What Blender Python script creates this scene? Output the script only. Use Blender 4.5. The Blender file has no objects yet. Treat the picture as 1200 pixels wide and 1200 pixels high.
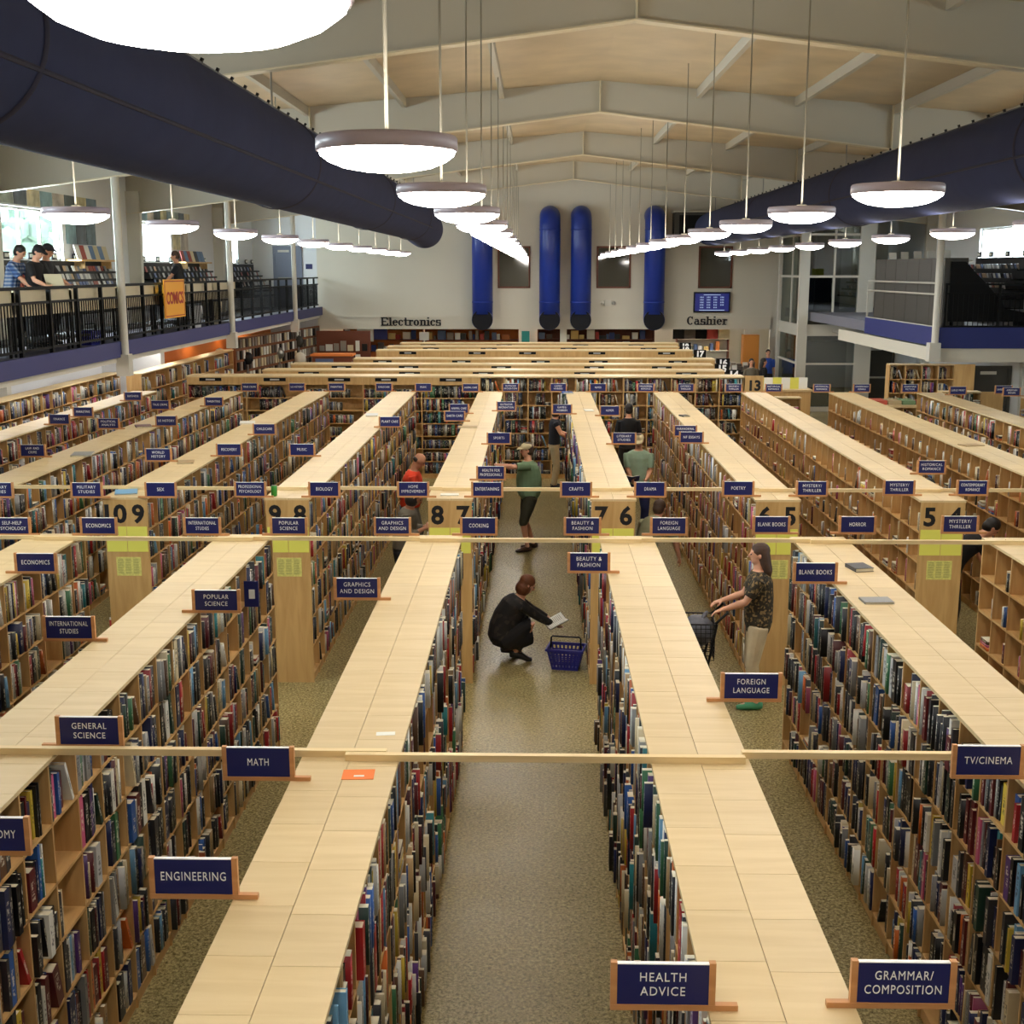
"""A large used bookstore seen from its mezzanine: rows of plywood bookcases under round pendant lamps."""
import bpy, bmesh, math, random
import numpy as np
from mathutils import Vector, Matrix, Quaternion
R_ = math.radians
PI = math.pi
rng = random.Random(7)
sc = bpy.context.scene
COL = sc.collection

# ------------------------------------------------------------------ camera
F_PX = 1450.0
CAM_Z = 4.5
PITCH = math.atan(284 / F_PX)
YAW = math.atan(30 / F_PX * math.cos(PITCH))
cam = bpy.data.cameras.new('camera')
cam.sensor_width = 36.0
cam.lens = 36.0 * F_PX / 1200.0
cam.clip_end = 300
camo = bpy.data.objects.new('camera', cam)
camo.location = (0, 0, CAM_Z)
camo.rotation_euler = (PI / 2 - PITCH, 0, YAW)
COL.objects.link(camo)
sc.camera = camo
CF = Vector((-math.sin(YAW) * math.cos(PITCH), math.cos(YAW) * math.cos(PITCH), -math.sin(PITCH)))
CR = Vector((math.cos(YAW), math.sin(YAW), 0))
CU = CR.cross(CF)
CP = Vector((0, 0, CAM_Z))


def ray(px, py):
    return CR * ((px - 600) / F_PX) - CU * ((py - 600) / F_PX) + CF


def at_z(px, py, z):
    d = ray(px, py)
    return CP + d * ((z - CAM_Z) / d.z)


def at_y(px, py, y):
    d = ray(px, py)
    return CP + d * (y / d.y)


def at_x(px, py, x):
    d = ray(px, py)
    return CP + d * (x / d.x)


def proj(p):
    v = Vector(p) - CP
    z = v.dot(CF)
    return 600 + F_PX * v.dot(CR) / z, 600 - F_PX * v.dot(CU) / z, z


# ------------------------------------------------------------------ materials
def lin(c):
    return tuple((x / 12.92 if x <= 0.04045 else ((x + 0.055) / 1.055) ** 2.4) for x in (v / 255.0 for v in c))


def new_mat(name):
    m = bpy.data.materials.new(name)
    m.use_nodes = True
    nt = m.node_tree
    return m, nt, nt.nodes['Principled BSDF']


def flat(name, c, rough=0.6, metal=0.0, var=0.0, vscale=6.0, spec=0.5):
    m, nt, b = new_mat(name)
    L = lin(c) + (1,)
    b.inputs['Base Color'].default_value = L
    b.inputs['Roughness'].default_value = rough
    b.inputs['Metallic'].default_value = metal
    b.inputs['Specular IOR Level'].default_value = spec
    if var > 0:
        tc = nt.nodes.new('ShaderNodeTexCoord')
        n = nt.nodes.new('ShaderNodeTexNoise')
        n.inputs['Scale'].default_value = vscale
        n.inputs['Detail'].default_value = 4
        nt.links.new(tc.outputs['Object'], n.inputs['Vector'])
        r = nt.nodes.new('ShaderNodeMapRange')
        r.inputs['From Min'].default_value = 0.3
        r.inputs['From Max'].default_value = 0.7
        r.inputs['To Min'].default_value = 1 - var
        r.inputs['To Max'].default_value = 1 + var
        nt.links.new(n.outputs['Fac'], r.inputs['Value'])
        mx = nt.nodes.new('ShaderNodeVectorMath')
        mx.operation = 'SCALE'
        mx.inputs[0].default_value = L[:3]
        nt.links.new(r.outputs['Result'], mx.inputs['Scale'])
        nt.links.new(mx.outputs['Vector'], b.inputs['Base Color'])
    return m


def wood(name, c1, c2, axis=1, rough=0.45, island=0.06):
    """grained plywood: stretched noise along one axis, a slightly different tone on each loose board"""
    m, nt, b = new_mat(name)
    tc = nt.nodes.new('ShaderNodeTexCoord')
    geo = nt.nodes.new('ShaderNodeNewGeometry')
    mp = nt.nodes.new('ShaderNodeMapping')
    s = [14.0, 14.0, 14.0]
    s[axis] = 1.6
    mp.inputs['Scale'].default_value = s
    nt.links.new(tc.outputs['Object'], mp.inputs['Vector'])
    off = nt.nodes.new('ShaderNodeVectorMath')
    off.operation = 'ADD'
    nt.links.new(mp.outputs['Vector'], off.inputs[0])
    sca = nt.nodes.new('ShaderNodeMath')
    sca.operation = 'MULTIPLY'
    sca.inputs[1].default_value = 37.0
    nt.links.new(geo.outputs['Random Per Island'], sca.inputs[0])
    nt.links.new(sca.outputs[0], off.inputs[1])
    n = nt.nodes.new('ShaderNodeTexNoise')
    n.inputs['Scale'].default_value = 1.0
    n.inputs['Detail'].default_value = 5
    n.inputs['Distortion'].default_value = 0.6
    nt.links.new(off.outputs['Vector'], n.inputs['Vector'])
    cr = nt.nodes.new('ShaderNodeValToRGB')
    cr.color_ramp.elements[0].position = 0.3
    cr.color_ramp.elements[0].color = lin(c2) + (1,)
    cr.color_ramp.elements[1].position = 0.62
    cr.color_ramp.elements[1].color = lin(c1) + (1,)
    nt.links.new(n.outputs['Fac'], cr.inputs['Fac'])
    mr = nt.nodes.new('ShaderNodeMapRange')
    mr.inputs['To Min'].default_value = 1 - island
    mr.inputs['To Max'].default_value = 1 + island
    nt.links.new(geo.outputs['Random Per Island'], mr.inputs['Value'])
    mx = nt.nodes.new('ShaderNodeVectorMath')
    mx.operation = 'SCALE'
    nt.links.new(cr.outputs['Color'], mx.inputs[0])
    nt.links.new(mr.outputs['Result'], mx.inputs['Scale'])
    nt.links.new(mx.outputs['Vector'], b.inputs['Base Color'])
    b.inputs['Roughness'].default_value = rough
    return m


def floor_mat():
    m, nt, b = new_mat('speckled_floor')
    tc = nt.nodes.new('ShaderNodeTexCoord')
    n1 = nt.nodes.new('ShaderNodeTexNoise')
    n1.inputs['Scale'].default_value = 42
    n1.inputs['Detail'].default_value = 6
    n1.inputs['Roughness'].default_value = 0.8
    n2 = nt.nodes.new('ShaderNodeTexVoronoi')
    n2.inputs['Scale'].default_value = 60
    n3 = nt.nodes.new('ShaderNodeTexNoise')
    n3.inputs['Scale'].default_value = 0.8
    for n in (n1, n2, n3):
        nt.links.new(tc.outputs['Object'], n.inputs['Vector'])
    cr = nt.nodes.new('ShaderNodeValToRGB')
    e = cr.color_ramp.elements
    e[0].position = 0.38
    e[0].color = lin((58, 52, 34)) + (1,)
    e[1].position = 0.60
    e[1].color = lin((208, 192, 136)) + (1,)
    e.new(0.48).color = lin((136, 122, 80)) + (1,)
    nt.links.new(n1.outputs['Fac'], cr.inputs['Fac'])
    cr2 = nt.nodes.new('ShaderNodeValToRGB')
    e = cr2.color_ramp.elements
    e[0].position = 0.0
    e[0].color = lin((82, 73, 46)) + (1,)
    e[1].position = 1.0
    e[1].color = lin((178, 163, 112)) + (1,)
    nt.links.new(n2.outputs['Color'], cr2.inputs['Fac'])
    mx = nt.nodes.new('ShaderNodeMix')
    mx.data_type = 'RGBA'
    mx.inputs[0].default_value = 0.4
    nt.links.new(cr.outputs['Color'], mx.inputs[6])
    nt.links.new(cr2.outputs['Color'], mx.inputs[7])
    mr = nt.nodes.new('ShaderNodeMapRange')
    mr.inputs['From Min'].default_value = 0.3
    mr.inputs['From Max'].default_value = 0.7
    mr.inputs['To Min'].default_value = 0.92
    mr.inputs['To Max'].default_value = 1.08
    nt.links.new(n3.outputs['Fac'], mr.inputs['Value'])
    sm = nt.nodes.new('ShaderNodeVectorMath')
    sm.operation = 'SCALE'
    nt.links.new(mx.outputs[2], sm.inputs[0])
    nt.links.new(mr.outputs['Result'], sm.inputs['Scale'])
    nt.links.new(sm.outputs['Vector'], b.inputs['Base Color'])
    b.inputs['Roughness'].default_value = 0.26
    b.inputs['Specular IOR Level'].default_value = 0.28
    bp = nt.nodes.new('ShaderNodeBump')
    bp.inputs['Strength'].default_value = 0.35
    bp.inputs['Distance'].default_value = 0.004
    nt.links.new(n1.outputs['Fac'], bp.inputs['Height'])
    nt.links.new(bp.outputs['Normal'], b.inputs['Normal'])
    return m


def emit(name, c, strength):
    m, nt, b = new_mat(name)
    b.inputs['Base Color'].default_value = (0.8, 0.8, 0.8, 1) if strength > 2 else (0.01, 0.01, 0.02, 1)
    b.inputs['Roughness'].default_value = 0.3
    b.inputs['Emission Color'].default_value = tuple(c) + (1,)
    b.inputs['Emission Strength'].default_value = strength
    return m


def glass(name, tint=(0.9, 0.95, 0.95), gloss=0.12):
    m, nt, b = new_mat(name)
    out = nt.nodes['Material Output']
    t = nt.nodes.new('ShaderNodeBsdfTransparent')
    t.inputs['Color'].default_value = tint + (1,)
    g = nt.nodes.new('ShaderNodeBsdfGlossy')
    g.inputs['Roughness'].default_value = 0.02
    mx = nt.nodes.new('ShaderNodeMixShader')
    mx.inputs[0].default_value = gloss
    nt.links.new(t.outputs[0], mx.inputs[1])
    nt.links.new(g.outputs[0], mx.inputs[2])
    nt.links.new(mx.outputs[0], out.inputs['Surface'])
    return m


def streak_nodes(nt, b, base_socket, dark_text=None):
    """writing-like streaks on a spine, laid out in the spine's own UV"""
    uv = nt.nodes.new('ShaderNodeUVMap')
    uv.uv_map = 'UVMap'
    sp = nt.nodes.new('ShaderNodeSeparateXYZ')
    nt.links.new(uv.outputs['UV'], sp.inputs[0])

    def math_(op, a, c=None, d=None):
        x = nt.nodes.new('ShaderNodeMath')
        x.operation = op
        for i, v in enumerate((a, c, d)):
            if v is None:
                continue
            if isinstance(v, (int, float)):
                x.inputs[i].default_value = v
            else:
                nt.links.new(v, x.inputs[i])
        return x.outputs[0]
    u = sp.outputs['X']
    v = sp.outputs['Y']
    fl = math_('FLOOR', v)
    fr = math_('FRACT', v)
    cmb = nt.nodes.new('ShaderNodeCombineXYZ')
    nt.links.new(math_('MULTIPLY', u, 2.2), cmb.inputs[0])
    nt.links.new(math_('MULTIPLY', fr, 17.0), cmb.inputs[1])
    nt.links.new(math_('MULTIPLY', fl, 5.3), cmb.inputs[2])
    n = nt.nodes.new('ShaderNodeTexNoise')
    n.inputs['Scale'].default_value = 1.0
    n.inputs['Detail'].default_value = 2
    nt.links.new(cmb.outputs[0], n.inputs['Vector'])
    wn = nt.nodes.new('ShaderNodeTexWhiteNoise')
    wn.noise_dimensions = '1D'
    nt.links.new(fl, wn.inputs['W'])
    lo = math_('MULTIPLY_ADD', wn.outputs['Value'], 0.25, 0.12)
    a1 = math_('GREATER_THAN', fr, lo)
    a2 = math_('LESS_THAN', fr, math_('ADD', lo, 0.5))
    a3 = math_('GREATER_THAN', u, 0.25)
    a4 = math_('LESS_THAN', u, 0.75)
    on = math_('GREATER_THAN', n.outputs['Fac'], 0.52)
    f = math_('MULTIPLY', math_('MULTIPLY', a1, a2), math_('MULTIPLY', math_('MULTIPLY', a3, a4), on))
    f = math_('MULTIPLY', f, 0.75)
    mx = nt.nodes.new('ShaderNodeMix')
    mx.data_type = 'RGBA'
    nt.links.new(f, mx.inputs[0])
    if isinstance(base_socket, tuple):
        mx.inputs[6].default_value = base_socket
        lum = 0.2 * base_socket[0] + 0.7 * base_socket[1] + 0.1 * base_socket[2]
        mx.inputs[7].default_value = (0.02, 0.02, 0.03, 1) if lum > 0.22 else (0.75, 0.7, 0.55, 1)
    else:
        nt.links.new(base_socket, mx.inputs[6])
        bw = nt.nodes.new('ShaderNodeRGBToBW')
        nt.links.new(base_socket, bw.inputs[0])
        lt = math_('LESS_THAN', bw.outputs[0], 0.22)
        m2 = nt.nodes.new('ShaderNodeMix')
        m2.data_type = 'RGBA'
        nt.links.new(lt, m2.inputs[0])
        m2.inputs[6].default_value = (0.02, 0.02, 0.03, 1)
        m2.inputs[7].default_value = (0.75, 0.7, 0.55, 1)
        nt.links.new(m2.outputs[2], mx.inputs[7])
    nt.links.new(mx.outputs[2], b.inputs['Base Color'])


def book_stuff_mats():
    out = []
    for nm, spine in (('shelved_covers', False), ('shelved_spines', True)):
        m, nt, b = new_mat(nm)
        at = nt.nodes.new('ShaderNodeAttribute')
        at.attribute_name = 'cover'
        if spine:
            streak_nodes(nt, b, at.outputs['Color'])
        else:
            nt.links.new(at.outputs['Color'], b.inputs['Base Color'])
        b.inputs['Roughness'].default_value = 0.45
        out.append(m)
    return out


def floral(name, base, spots, scale=30):
    m, nt, b = new_mat(name)
    tc = nt.nodes.new('ShaderNodeTexCoord')
    n = nt.nodes.new('ShaderNodeTexVoronoi')
    n.inputs['Scale'].default_value = scale
    nt.links.new(tc.outputs['Object'], n.inputs['Vector'])
    cr = nt.nodes.new('ShaderNodeValToRGB')
    cr.color_ramp.interpolation = 'CONSTANT'
    e = cr.color_ramp.elements
    e[0].color = lin(base) + (1,)
    e[1].position = 0.6
    e[1].color = lin(spots[0]) + (1,)
    e.new(0.78).color = lin(spots[1]) + (1,)
    e.new(0.9).color = lin(base) + (1,)
    sx = nt.nodes.new('ShaderNodeSeparateXYZ')
    nt.links.new(n.outputs['Color'], sx.inputs[0])
    nt.links.new(sx.outputs['X'], cr.inputs['Fac'])
    nt.links.new(cr.outputs['Color'], b.inputs['Base Color'])
    b.inputs['Roughness'].default_value = 0.8
    return m


def plaid(name, c1, c2, c3):
    m, nt, b = new_mat(name)
    tc = nt.nodes.new('ShaderNodeTexCoord')
    ws = []
    for d in ('X', 'Z'):
        w = nt.nodes.new('ShaderNodeTexWave')
        w.bands_direction = d
        w.inputs['Scale'].default_value = 5
        nt.links.new(tc.outputs['Object'], w.inputs['Vector'])
        ws.append(w.outputs['Fac'])
    ad = nt.nodes.new('ShaderNodeMath')
    ad.operation = 'ADD'
    nt.links.new(ws[0], ad.inputs[0])
    nt.links.new(ws[1], ad.inputs[1])
    dv = nt.nodes.new('ShaderNodeMath')
    dv.operation = 'MULTIPLY'
    dv.inputs[1].default_value = 0.5
    nt.links.new(ad.outputs[0], dv.inputs[0])
    cr = nt.nodes.new('ShaderNodeValToRGB')
    e = cr.color_ramp.elements
    e[0].color = lin(c1) + (1,)
    e[1].color = lin(c3) + (1,)
    e.new(0.5).color = lin(c2) + (1,)
    nt.links.new(dv.outputs[0], cr.inputs['Fac'])
    nt.links.new(cr.outputs['Color'], b.inputs['Base Color'])
    b.inputs['Roughness'].default_value = 0.85
    return m


M = {}
M['top'] = wood('birch_top', (217, 193, 147), (207, 181, 133), 0, 0.42, 0.05)
M['upright'] = wood('maple_upright', (206, 168, 112), (186, 144, 88), 2, 0.5)
M['shelfboard'] = wood('maple_shelf', (212, 172, 114), (192, 150, 92), 1, 0.5)
M['endpanel'] = wood('maple_end', (204, 166, 108), (188, 148, 90), 2, 0.45, 0.03)
M['rail'] = wood('pine_rail', (232, 208, 158), (214, 184, 130), 0, 0.5)
M['sign_wood'] = wood('sign_wood', (206, 150, 98), (180, 122, 72), 0, 0.5)
M['navy'] = flat('navy_sign', (22, 28, 92), 0.45)
M['white_letter'] = flat('white_letter', (252, 252, 252), 0.5)
M['black_letter'] = flat('black_letter', (14, 14, 20), 0.5)
M['floor'] = floor_mat()
M['wall'] = flat('painted_wall', (214, 208, 192), 0.8, 0, 0.02, 0.5)
M['wall_cool'] = flat('painted_side_wall', (220, 222, 224), 0.8)
M['steel_white'] = flat('white_steel', (206, 202, 190), 0.5)
M['ceiling'] = flat('insulation_ceiling', (196, 178, 146), 0.55, 0, 0.12, 1.2)
M['rafter'] = flat('rafter_grey', (184, 178, 162), 0.5)
M['flange'] = flat('rafter_flange', (214, 202, 172), 0.5)
M['duct'] = flat('blue_fabric_duct', (54, 61, 92), 0.95, 0, 0.06, 3, 0.15)
M['duct_seam'] = flat('duct_seam', (30, 31, 58), 0.8)
M['pipe'] = flat('blue_pipe', (34, 58, 150), 0.35)
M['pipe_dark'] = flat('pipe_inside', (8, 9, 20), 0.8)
M['fascia'] = flat('blue_fascia', (52, 56, 112), 0.55)
M['fascia_right'] = flat('royal_blue_fascia', (30, 42, 112), 0.6)
M['black'] = flat('black_paint', (9, 9, 10), 0.6, 0, 0, 6, 0.2)
M['black_plastic'] = flat('black_plastic', (17, 17, 19), 0.5, 0, 0, 6, 0.3)
M['dark_grey'] = flat('dark_grey_panel', (60, 57, 50), 0.5)
M['grey_door'] = flat('grey_door', (104, 110, 128), 0.5)
M['concrete'] = flat('mezzanine_floor', (120, 120, 132), 0.6)
M['yellow_paper'] = flat('yellow_paper', (226, 222, 98), 0.7)
M['paper'] = flat('white_paper', (232, 232, 224), 0.7)
M['page'] = flat('book_pages', (222, 212, 184), 0.8)
M['orange'] = flat('orange_wall', (222, 128, 58), 0.7)
M['orange_card'] = flat('orange_card', (236, 120, 40), 0.6)
M['cream'] = flat('cream_board', (214, 200, 166), 0.6, 0, 0.05, 4)
M['lamp_rim'] = flat('lamp_rim', (190, 176, 186), 0.4)
M['lamp_rod'] = flat('lamp_rod', (150, 145, 130), 0.6)
M['diffuser'] = emit('lamp_diffuser', (1.0, 0.94, 0.86), 26.0)
M['ceiling_fill'] = emit('added_ceiling_fill', (1.0, 0.92, 0.80), 12.0)  # added glow that lifts the ceiling, not a known lamp part
M['glass'] = glass('clear_glass')
M['glass_dark'] = glass('tinted_glass', (0.62, 0.68, 0.66), 0.25)
M['mirror_glass'] = flat('interior_window_glass', (66, 62, 50), 0.04, 0.0, 0, 6, 1.0)
M['red_brown'] = flat('red_brown_case', (110, 56, 34), 0.6)
M['basket'] = flat('blue_basket', (32, 34, 128), 0.45)
M['chrome'] = flat('bracket_metal', (150, 148, 142), 0.3, 0.8)
M['screen'] = emit('screen_navy', (0.010, 0.016, 0.16), 0.5)
M['screen_text'] = emit('screen_text', (0.6, 0.75, 1.0), 0.55)
M['teal'] = flat('teal_card', (20, 120, 112), 0.6)
M['foliage'] = flat('leaf_green', (150, 172, 150), 0.8, 0, 0.3, 2)
M['skin'] = flat('skin', (216, 160, 130), 0.55)
M['skin2'] = flat('skin_tan', (190, 134, 102), 0.55)
M['eye'] = flat('eye', (30, 24, 22), 0.3)
M['lip'] = flat('lip', (160, 88, 80), 0.5)


# ------------------------------------------------------------------ mesh helper
class MB:
    def __init__(self):
        self.v, self.f, self.m = [], [], []

    def poly(self, pts, faces, mi=0):
        o = len(self.v)
        self.v += [tuple(p) for p in pts]
        for f in faces:
            self.f.append([o + i for i in f])
            self.m.append(mi)
        return self

    def box(self, x0, x1, y0, y1, z0, z1, mi=0, M4=None):
        p = [Vector((x, y, z)) for z in (z0, z1) for y in (y0, y1) for x in (x0, x1)]
        if M4 is not None:
            p = [M4 @ q for q in p]
        return self.poly(p, [(0, 2, 3, 1), (4, 5, 7, 6), (0, 1, 5, 4), (2, 6, 7, 3), (0, 4, 6, 2), (1, 3, 7, 5)], mi)

    def rings(self, rs, mi=0, caps=True, close=True):
        n = len(rs[0])
        o = len(self.v)
        for r in rs:
            self.v += [tuple(p) for p in r]
        for i in range(len(rs) - 1):
            for j in range(n if close else n - 1):
                k = (j + 1) % n
                self.f.append([o + i * n + j, o + i * n + k, o + (i + 1) * n + k, o + (i + 1) * n + j])
                self.m.append(mi)
        if caps:
            self.f.append([o + j for j in range(n)][::-1])
            self.m.append(mi)
            e = o + (len(rs) - 1) * n
            self.f.append([e + j for j in range(n)])
            self.m.append(mi)
        return self

    def tube(self, pts, radii, n=10, side=None, mi=0, caps=True):
        """swept tube; a radius may be (along side, across)"""
        pts = [Vector(p) for p in pts]
        rs = []
        prev = None
        for i, p in enumerate(pts):
            d = (pts[min(i + 1, len(pts) - 1)] - pts[max(i - 1, 0)])
            if d.length < 1e-9:
                d = Vector((0, 0, 1))
            d.normalize()
            s = Vector(side) if side is not None else (prev if prev is not None else (Vector((1, 0, 0)) if abs(d.x) < 0.8 else Vector((0, 1, 0))))
            s = s - d * s.dot(d)
            if s.length < 1e-6:
                s = d.orthogonal()
            s.normalize()
            prev = s
            t = d.cross(s)
            r = radii[i] if isinstance(radii, (list, tuple)) else radii
            ra, rb = r if isinstance(r, (list, tuple)) else (r, r)
            rs.append([p + s * (ra * math.cos(2 * PI * k / n)) + t * (rb * math.sin(2 * PI * k / n)) for k in range(n)])
        return self.rings(rs, mi, caps)

    def lathe(self, prof, n=24, c=(0, 0, 0), mi=0, caps=False):
        rs = [[Vector((c[0] + r * math.cos(2 * PI * k / n), c[1] + r * math.sin(2 * PI * k / n), c[2] + z)) for k in range(n)] for r, z in prof]
        return self.rings(rs, mi, caps)

    def ball(self, c, r, n=12, mi=0, M3=None):
        r = r if isinstance(r, (list, tuple)) else (r, r, r)
        rs = []
        for i in range(n // 2 + 1):
            a = PI * i / (n // 2)
            sr = max(math.sin(a), 0.02)
            ring = []
            for k in range(n):
                q = Vector((r[0] * sr * math.cos(2 * PI * k / n), r[1] * sr * math.sin(2 * PI * k / n), -r[2] * math.cos(a)))
                if M3 is not None:
                    q = M3 @ q
                ring.append(Vector(c) + q)
            rs.append(ring)
        return self.rings(rs, mi, True)

    def mesh(self, name, mats, smooth=False):
        me = bpy.data.meshes.new(name)
        me.from_pydata(self.v, [], self.f)
        for m in (mats if isinstance(mats, (list, tuple)) else [mats]):
            me.materials.append(m)
        if any(self.m):
            me.polygons.foreach_set('material_index', self.m)
        if smooth:
            me.polygons.foreach_set('use_smooth', [True] * len(me.polygons))
        me.update()
        return me

    def build(self, name, mats, parent=None, smooth=False, loc=None):
        return link(name, self.mesh(name, mats, smooth), parent, loc)


def link(name, data, parent=None, loc=None):
    o = bpy.data.objects.new(name, data)
    COL.objects.link(o)
    if parent is not None:
        o.parent = parent
    if loc is not None:
        o.location = loc
    return o


def tag(o, label=None, cat=None, group=None, kind=None):
    if label:
        o['label'] = label
    if cat:
        o['category'] = cat
    if group:
        o['group'] = group
    if kind:
        o['kind'] = kind
    return o


def thing(name, label, cat, loc=(0, 0, 0), rz=0.0, group=None):
    o = link(name, None, None, loc)
    o.rotation_euler = (0, 0, rz)
    o.empty_display_size = 0.1
    return tag(o, label, cat, group)


def struct(name, mb, m, smooth=False):
    o = mb.build(name, m, None, smooth)
    o['kind'] = 'structure'
    return o


TEXTS = []


def text(name, s, parent, loc, size, m, width=None, rot=(PI / 2, 0, 0), bold=0.0, spacing=1.0, depth=0.001, maxx=0.85):
    cu = bpy.data.curves.new(name, 'FONT')
    cu.body = s
    cu.size = size
    cu.align_x = 'CENTER'
    cu.align_y = 'CENTER'
    cu.extrude = depth
    cu.offset = bold
    cu.space_character = spacing
    cu.space_line = 1.12
    cu.resolution_u = 3
    cu.materials.append(m)
    o = link(name, cu, parent, loc)
    o.rotation_euler = rot
    TEXTS.append((o, width, maxx))
    return o


ORD = ['first', 'second', 'third', 'fourth', 'fifth', 'sixth', 'seventh', 'eighth', 'ninth', 'tenth', 'eleventh', 'twelfth', 'thirteenth', 'fourteenth',
       'fifteenth', 'sixteenth', 'seventeenth', 'eighteenth', 'nineteenth', 'twentieth', 'twenty-first', 'twenty-second', 'twenty-third', 'twenty-fourth',
       'twenty-fifth', 'twenty-sixth', 'twenty-seventh', 'twenty-eighth', 'twenty-ninth', 'thirtieth']
EXPOSURE = 0.62

# ------------------------------------------------------------------ people
def ik(a, c, l1, l2, pole):
    """middle joint of a two-bone chain from a to c bending towards pole; returns (mid, end)"""
    a, c, pole = Vector(a), Vector(c), Vector(pole)
    d = c - a
    L = d.length
    mx = (l1 + l2) * 0.995
    if L > mx:
        c = a + d * (mx / L)
        d = c - a
        L = mx
    u = d / L
    x = (l1 * l1 - l2 * l2 + L * L) / (2 * L)
    h = math.sqrt(max(l1 * l1 - x * x, 0))
    p = pole - u * pole.dot(u)
    if p.length < 1e-6:
        p = u.orthogonal()
    p.normalize()
    return a + u * x + p * h, c


def remeshed(mb, name, m, voxel, parent=None, smooth_it=4, loc=None):
    me = mb.mesh(name, m)
    o = link(name, me, None)
    md = o.modifiers.new('r', 'REMESH')
    md.mode = 'VOXEL'
    md.voxel_size = voxel
    md.use_smooth_shade = True
    sm = o.modifiers.new('s', 'SMOOTH')
    sm.iterations = smooth_it
    sm.factor = 0.5
    dg = bpy.context.evaluated_depsgraph_get()
    me2 = bpy.data.meshes.new_from_object(o.evaluated_get(dg))
    me2.name = name
    o.modifiers.clear()
    o.data = me2
    if not me2.materials:
        me2.materials.append(m)
    if parent is not None:
        o.parent = parent
    if loc is not None:
        o.location = loc
    return o


def hand(mb, wrist, d, n, side, s, curl=0.5):
    """palm, four fingers of different lengths and a thumb; d along the hand, n out of the palm, side towards the thumb"""
    d, n, side = Vector(d).normalized(), Vector(n), Vector(side)
    n = (n - d * n.dot(d)).normalized()
    side = (side - d * side.dot(d) - n * side.dot(n))
    side = side.normalized() if side.length > 1e-6 else d.cross(n)
    w = Vector(wrist)
    mb.tube([w - d * 0.02 * s, w + d * 0.02 * s, w + d * 0.055 * s, w + d * 0.09 * s], [(0.027 * s, 0.020 * s), (0.036 * s, 0.018 * s), (0.042 * s, 0.017 * s), (0.038 * s, 0.014 * s)], 10, side)
    for i, (o, L) in enumerate(((0.031, 0.070), (0.010, 0.080), (-0.011, 0.074), (-0.031, 0.058))):
        p = w + d * 0.08 * s + side * o * s
        pts = [p]
        a = 0.15
        for k in range(3):
            a += curl * (0.5 if k else 0.35)
            p = p + (d * math.cos(a) + n * math.sin(a)) * (L * s * (0.42, 0.32, 0.26)[k])
            pts.append(p)
        mb.tube(pts, [0.0095 * s, 0.009 * s, 0.0085 * s, 0.007 * s], 8)
    p = w + d * 0.02 * s + side * 0.03 * s
    q = p + (d * 0.6 + side * 0.7 + n * 0.25).normalized() * 0.042 * s
    t = q + (d * 0.85 + side * 0.2 + n * 0.4).normalized() * 0.034 * s
    mb.tube([p, q, t], [0.014 * s, 0.0115 * s, 0.009 * s], 8)


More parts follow.
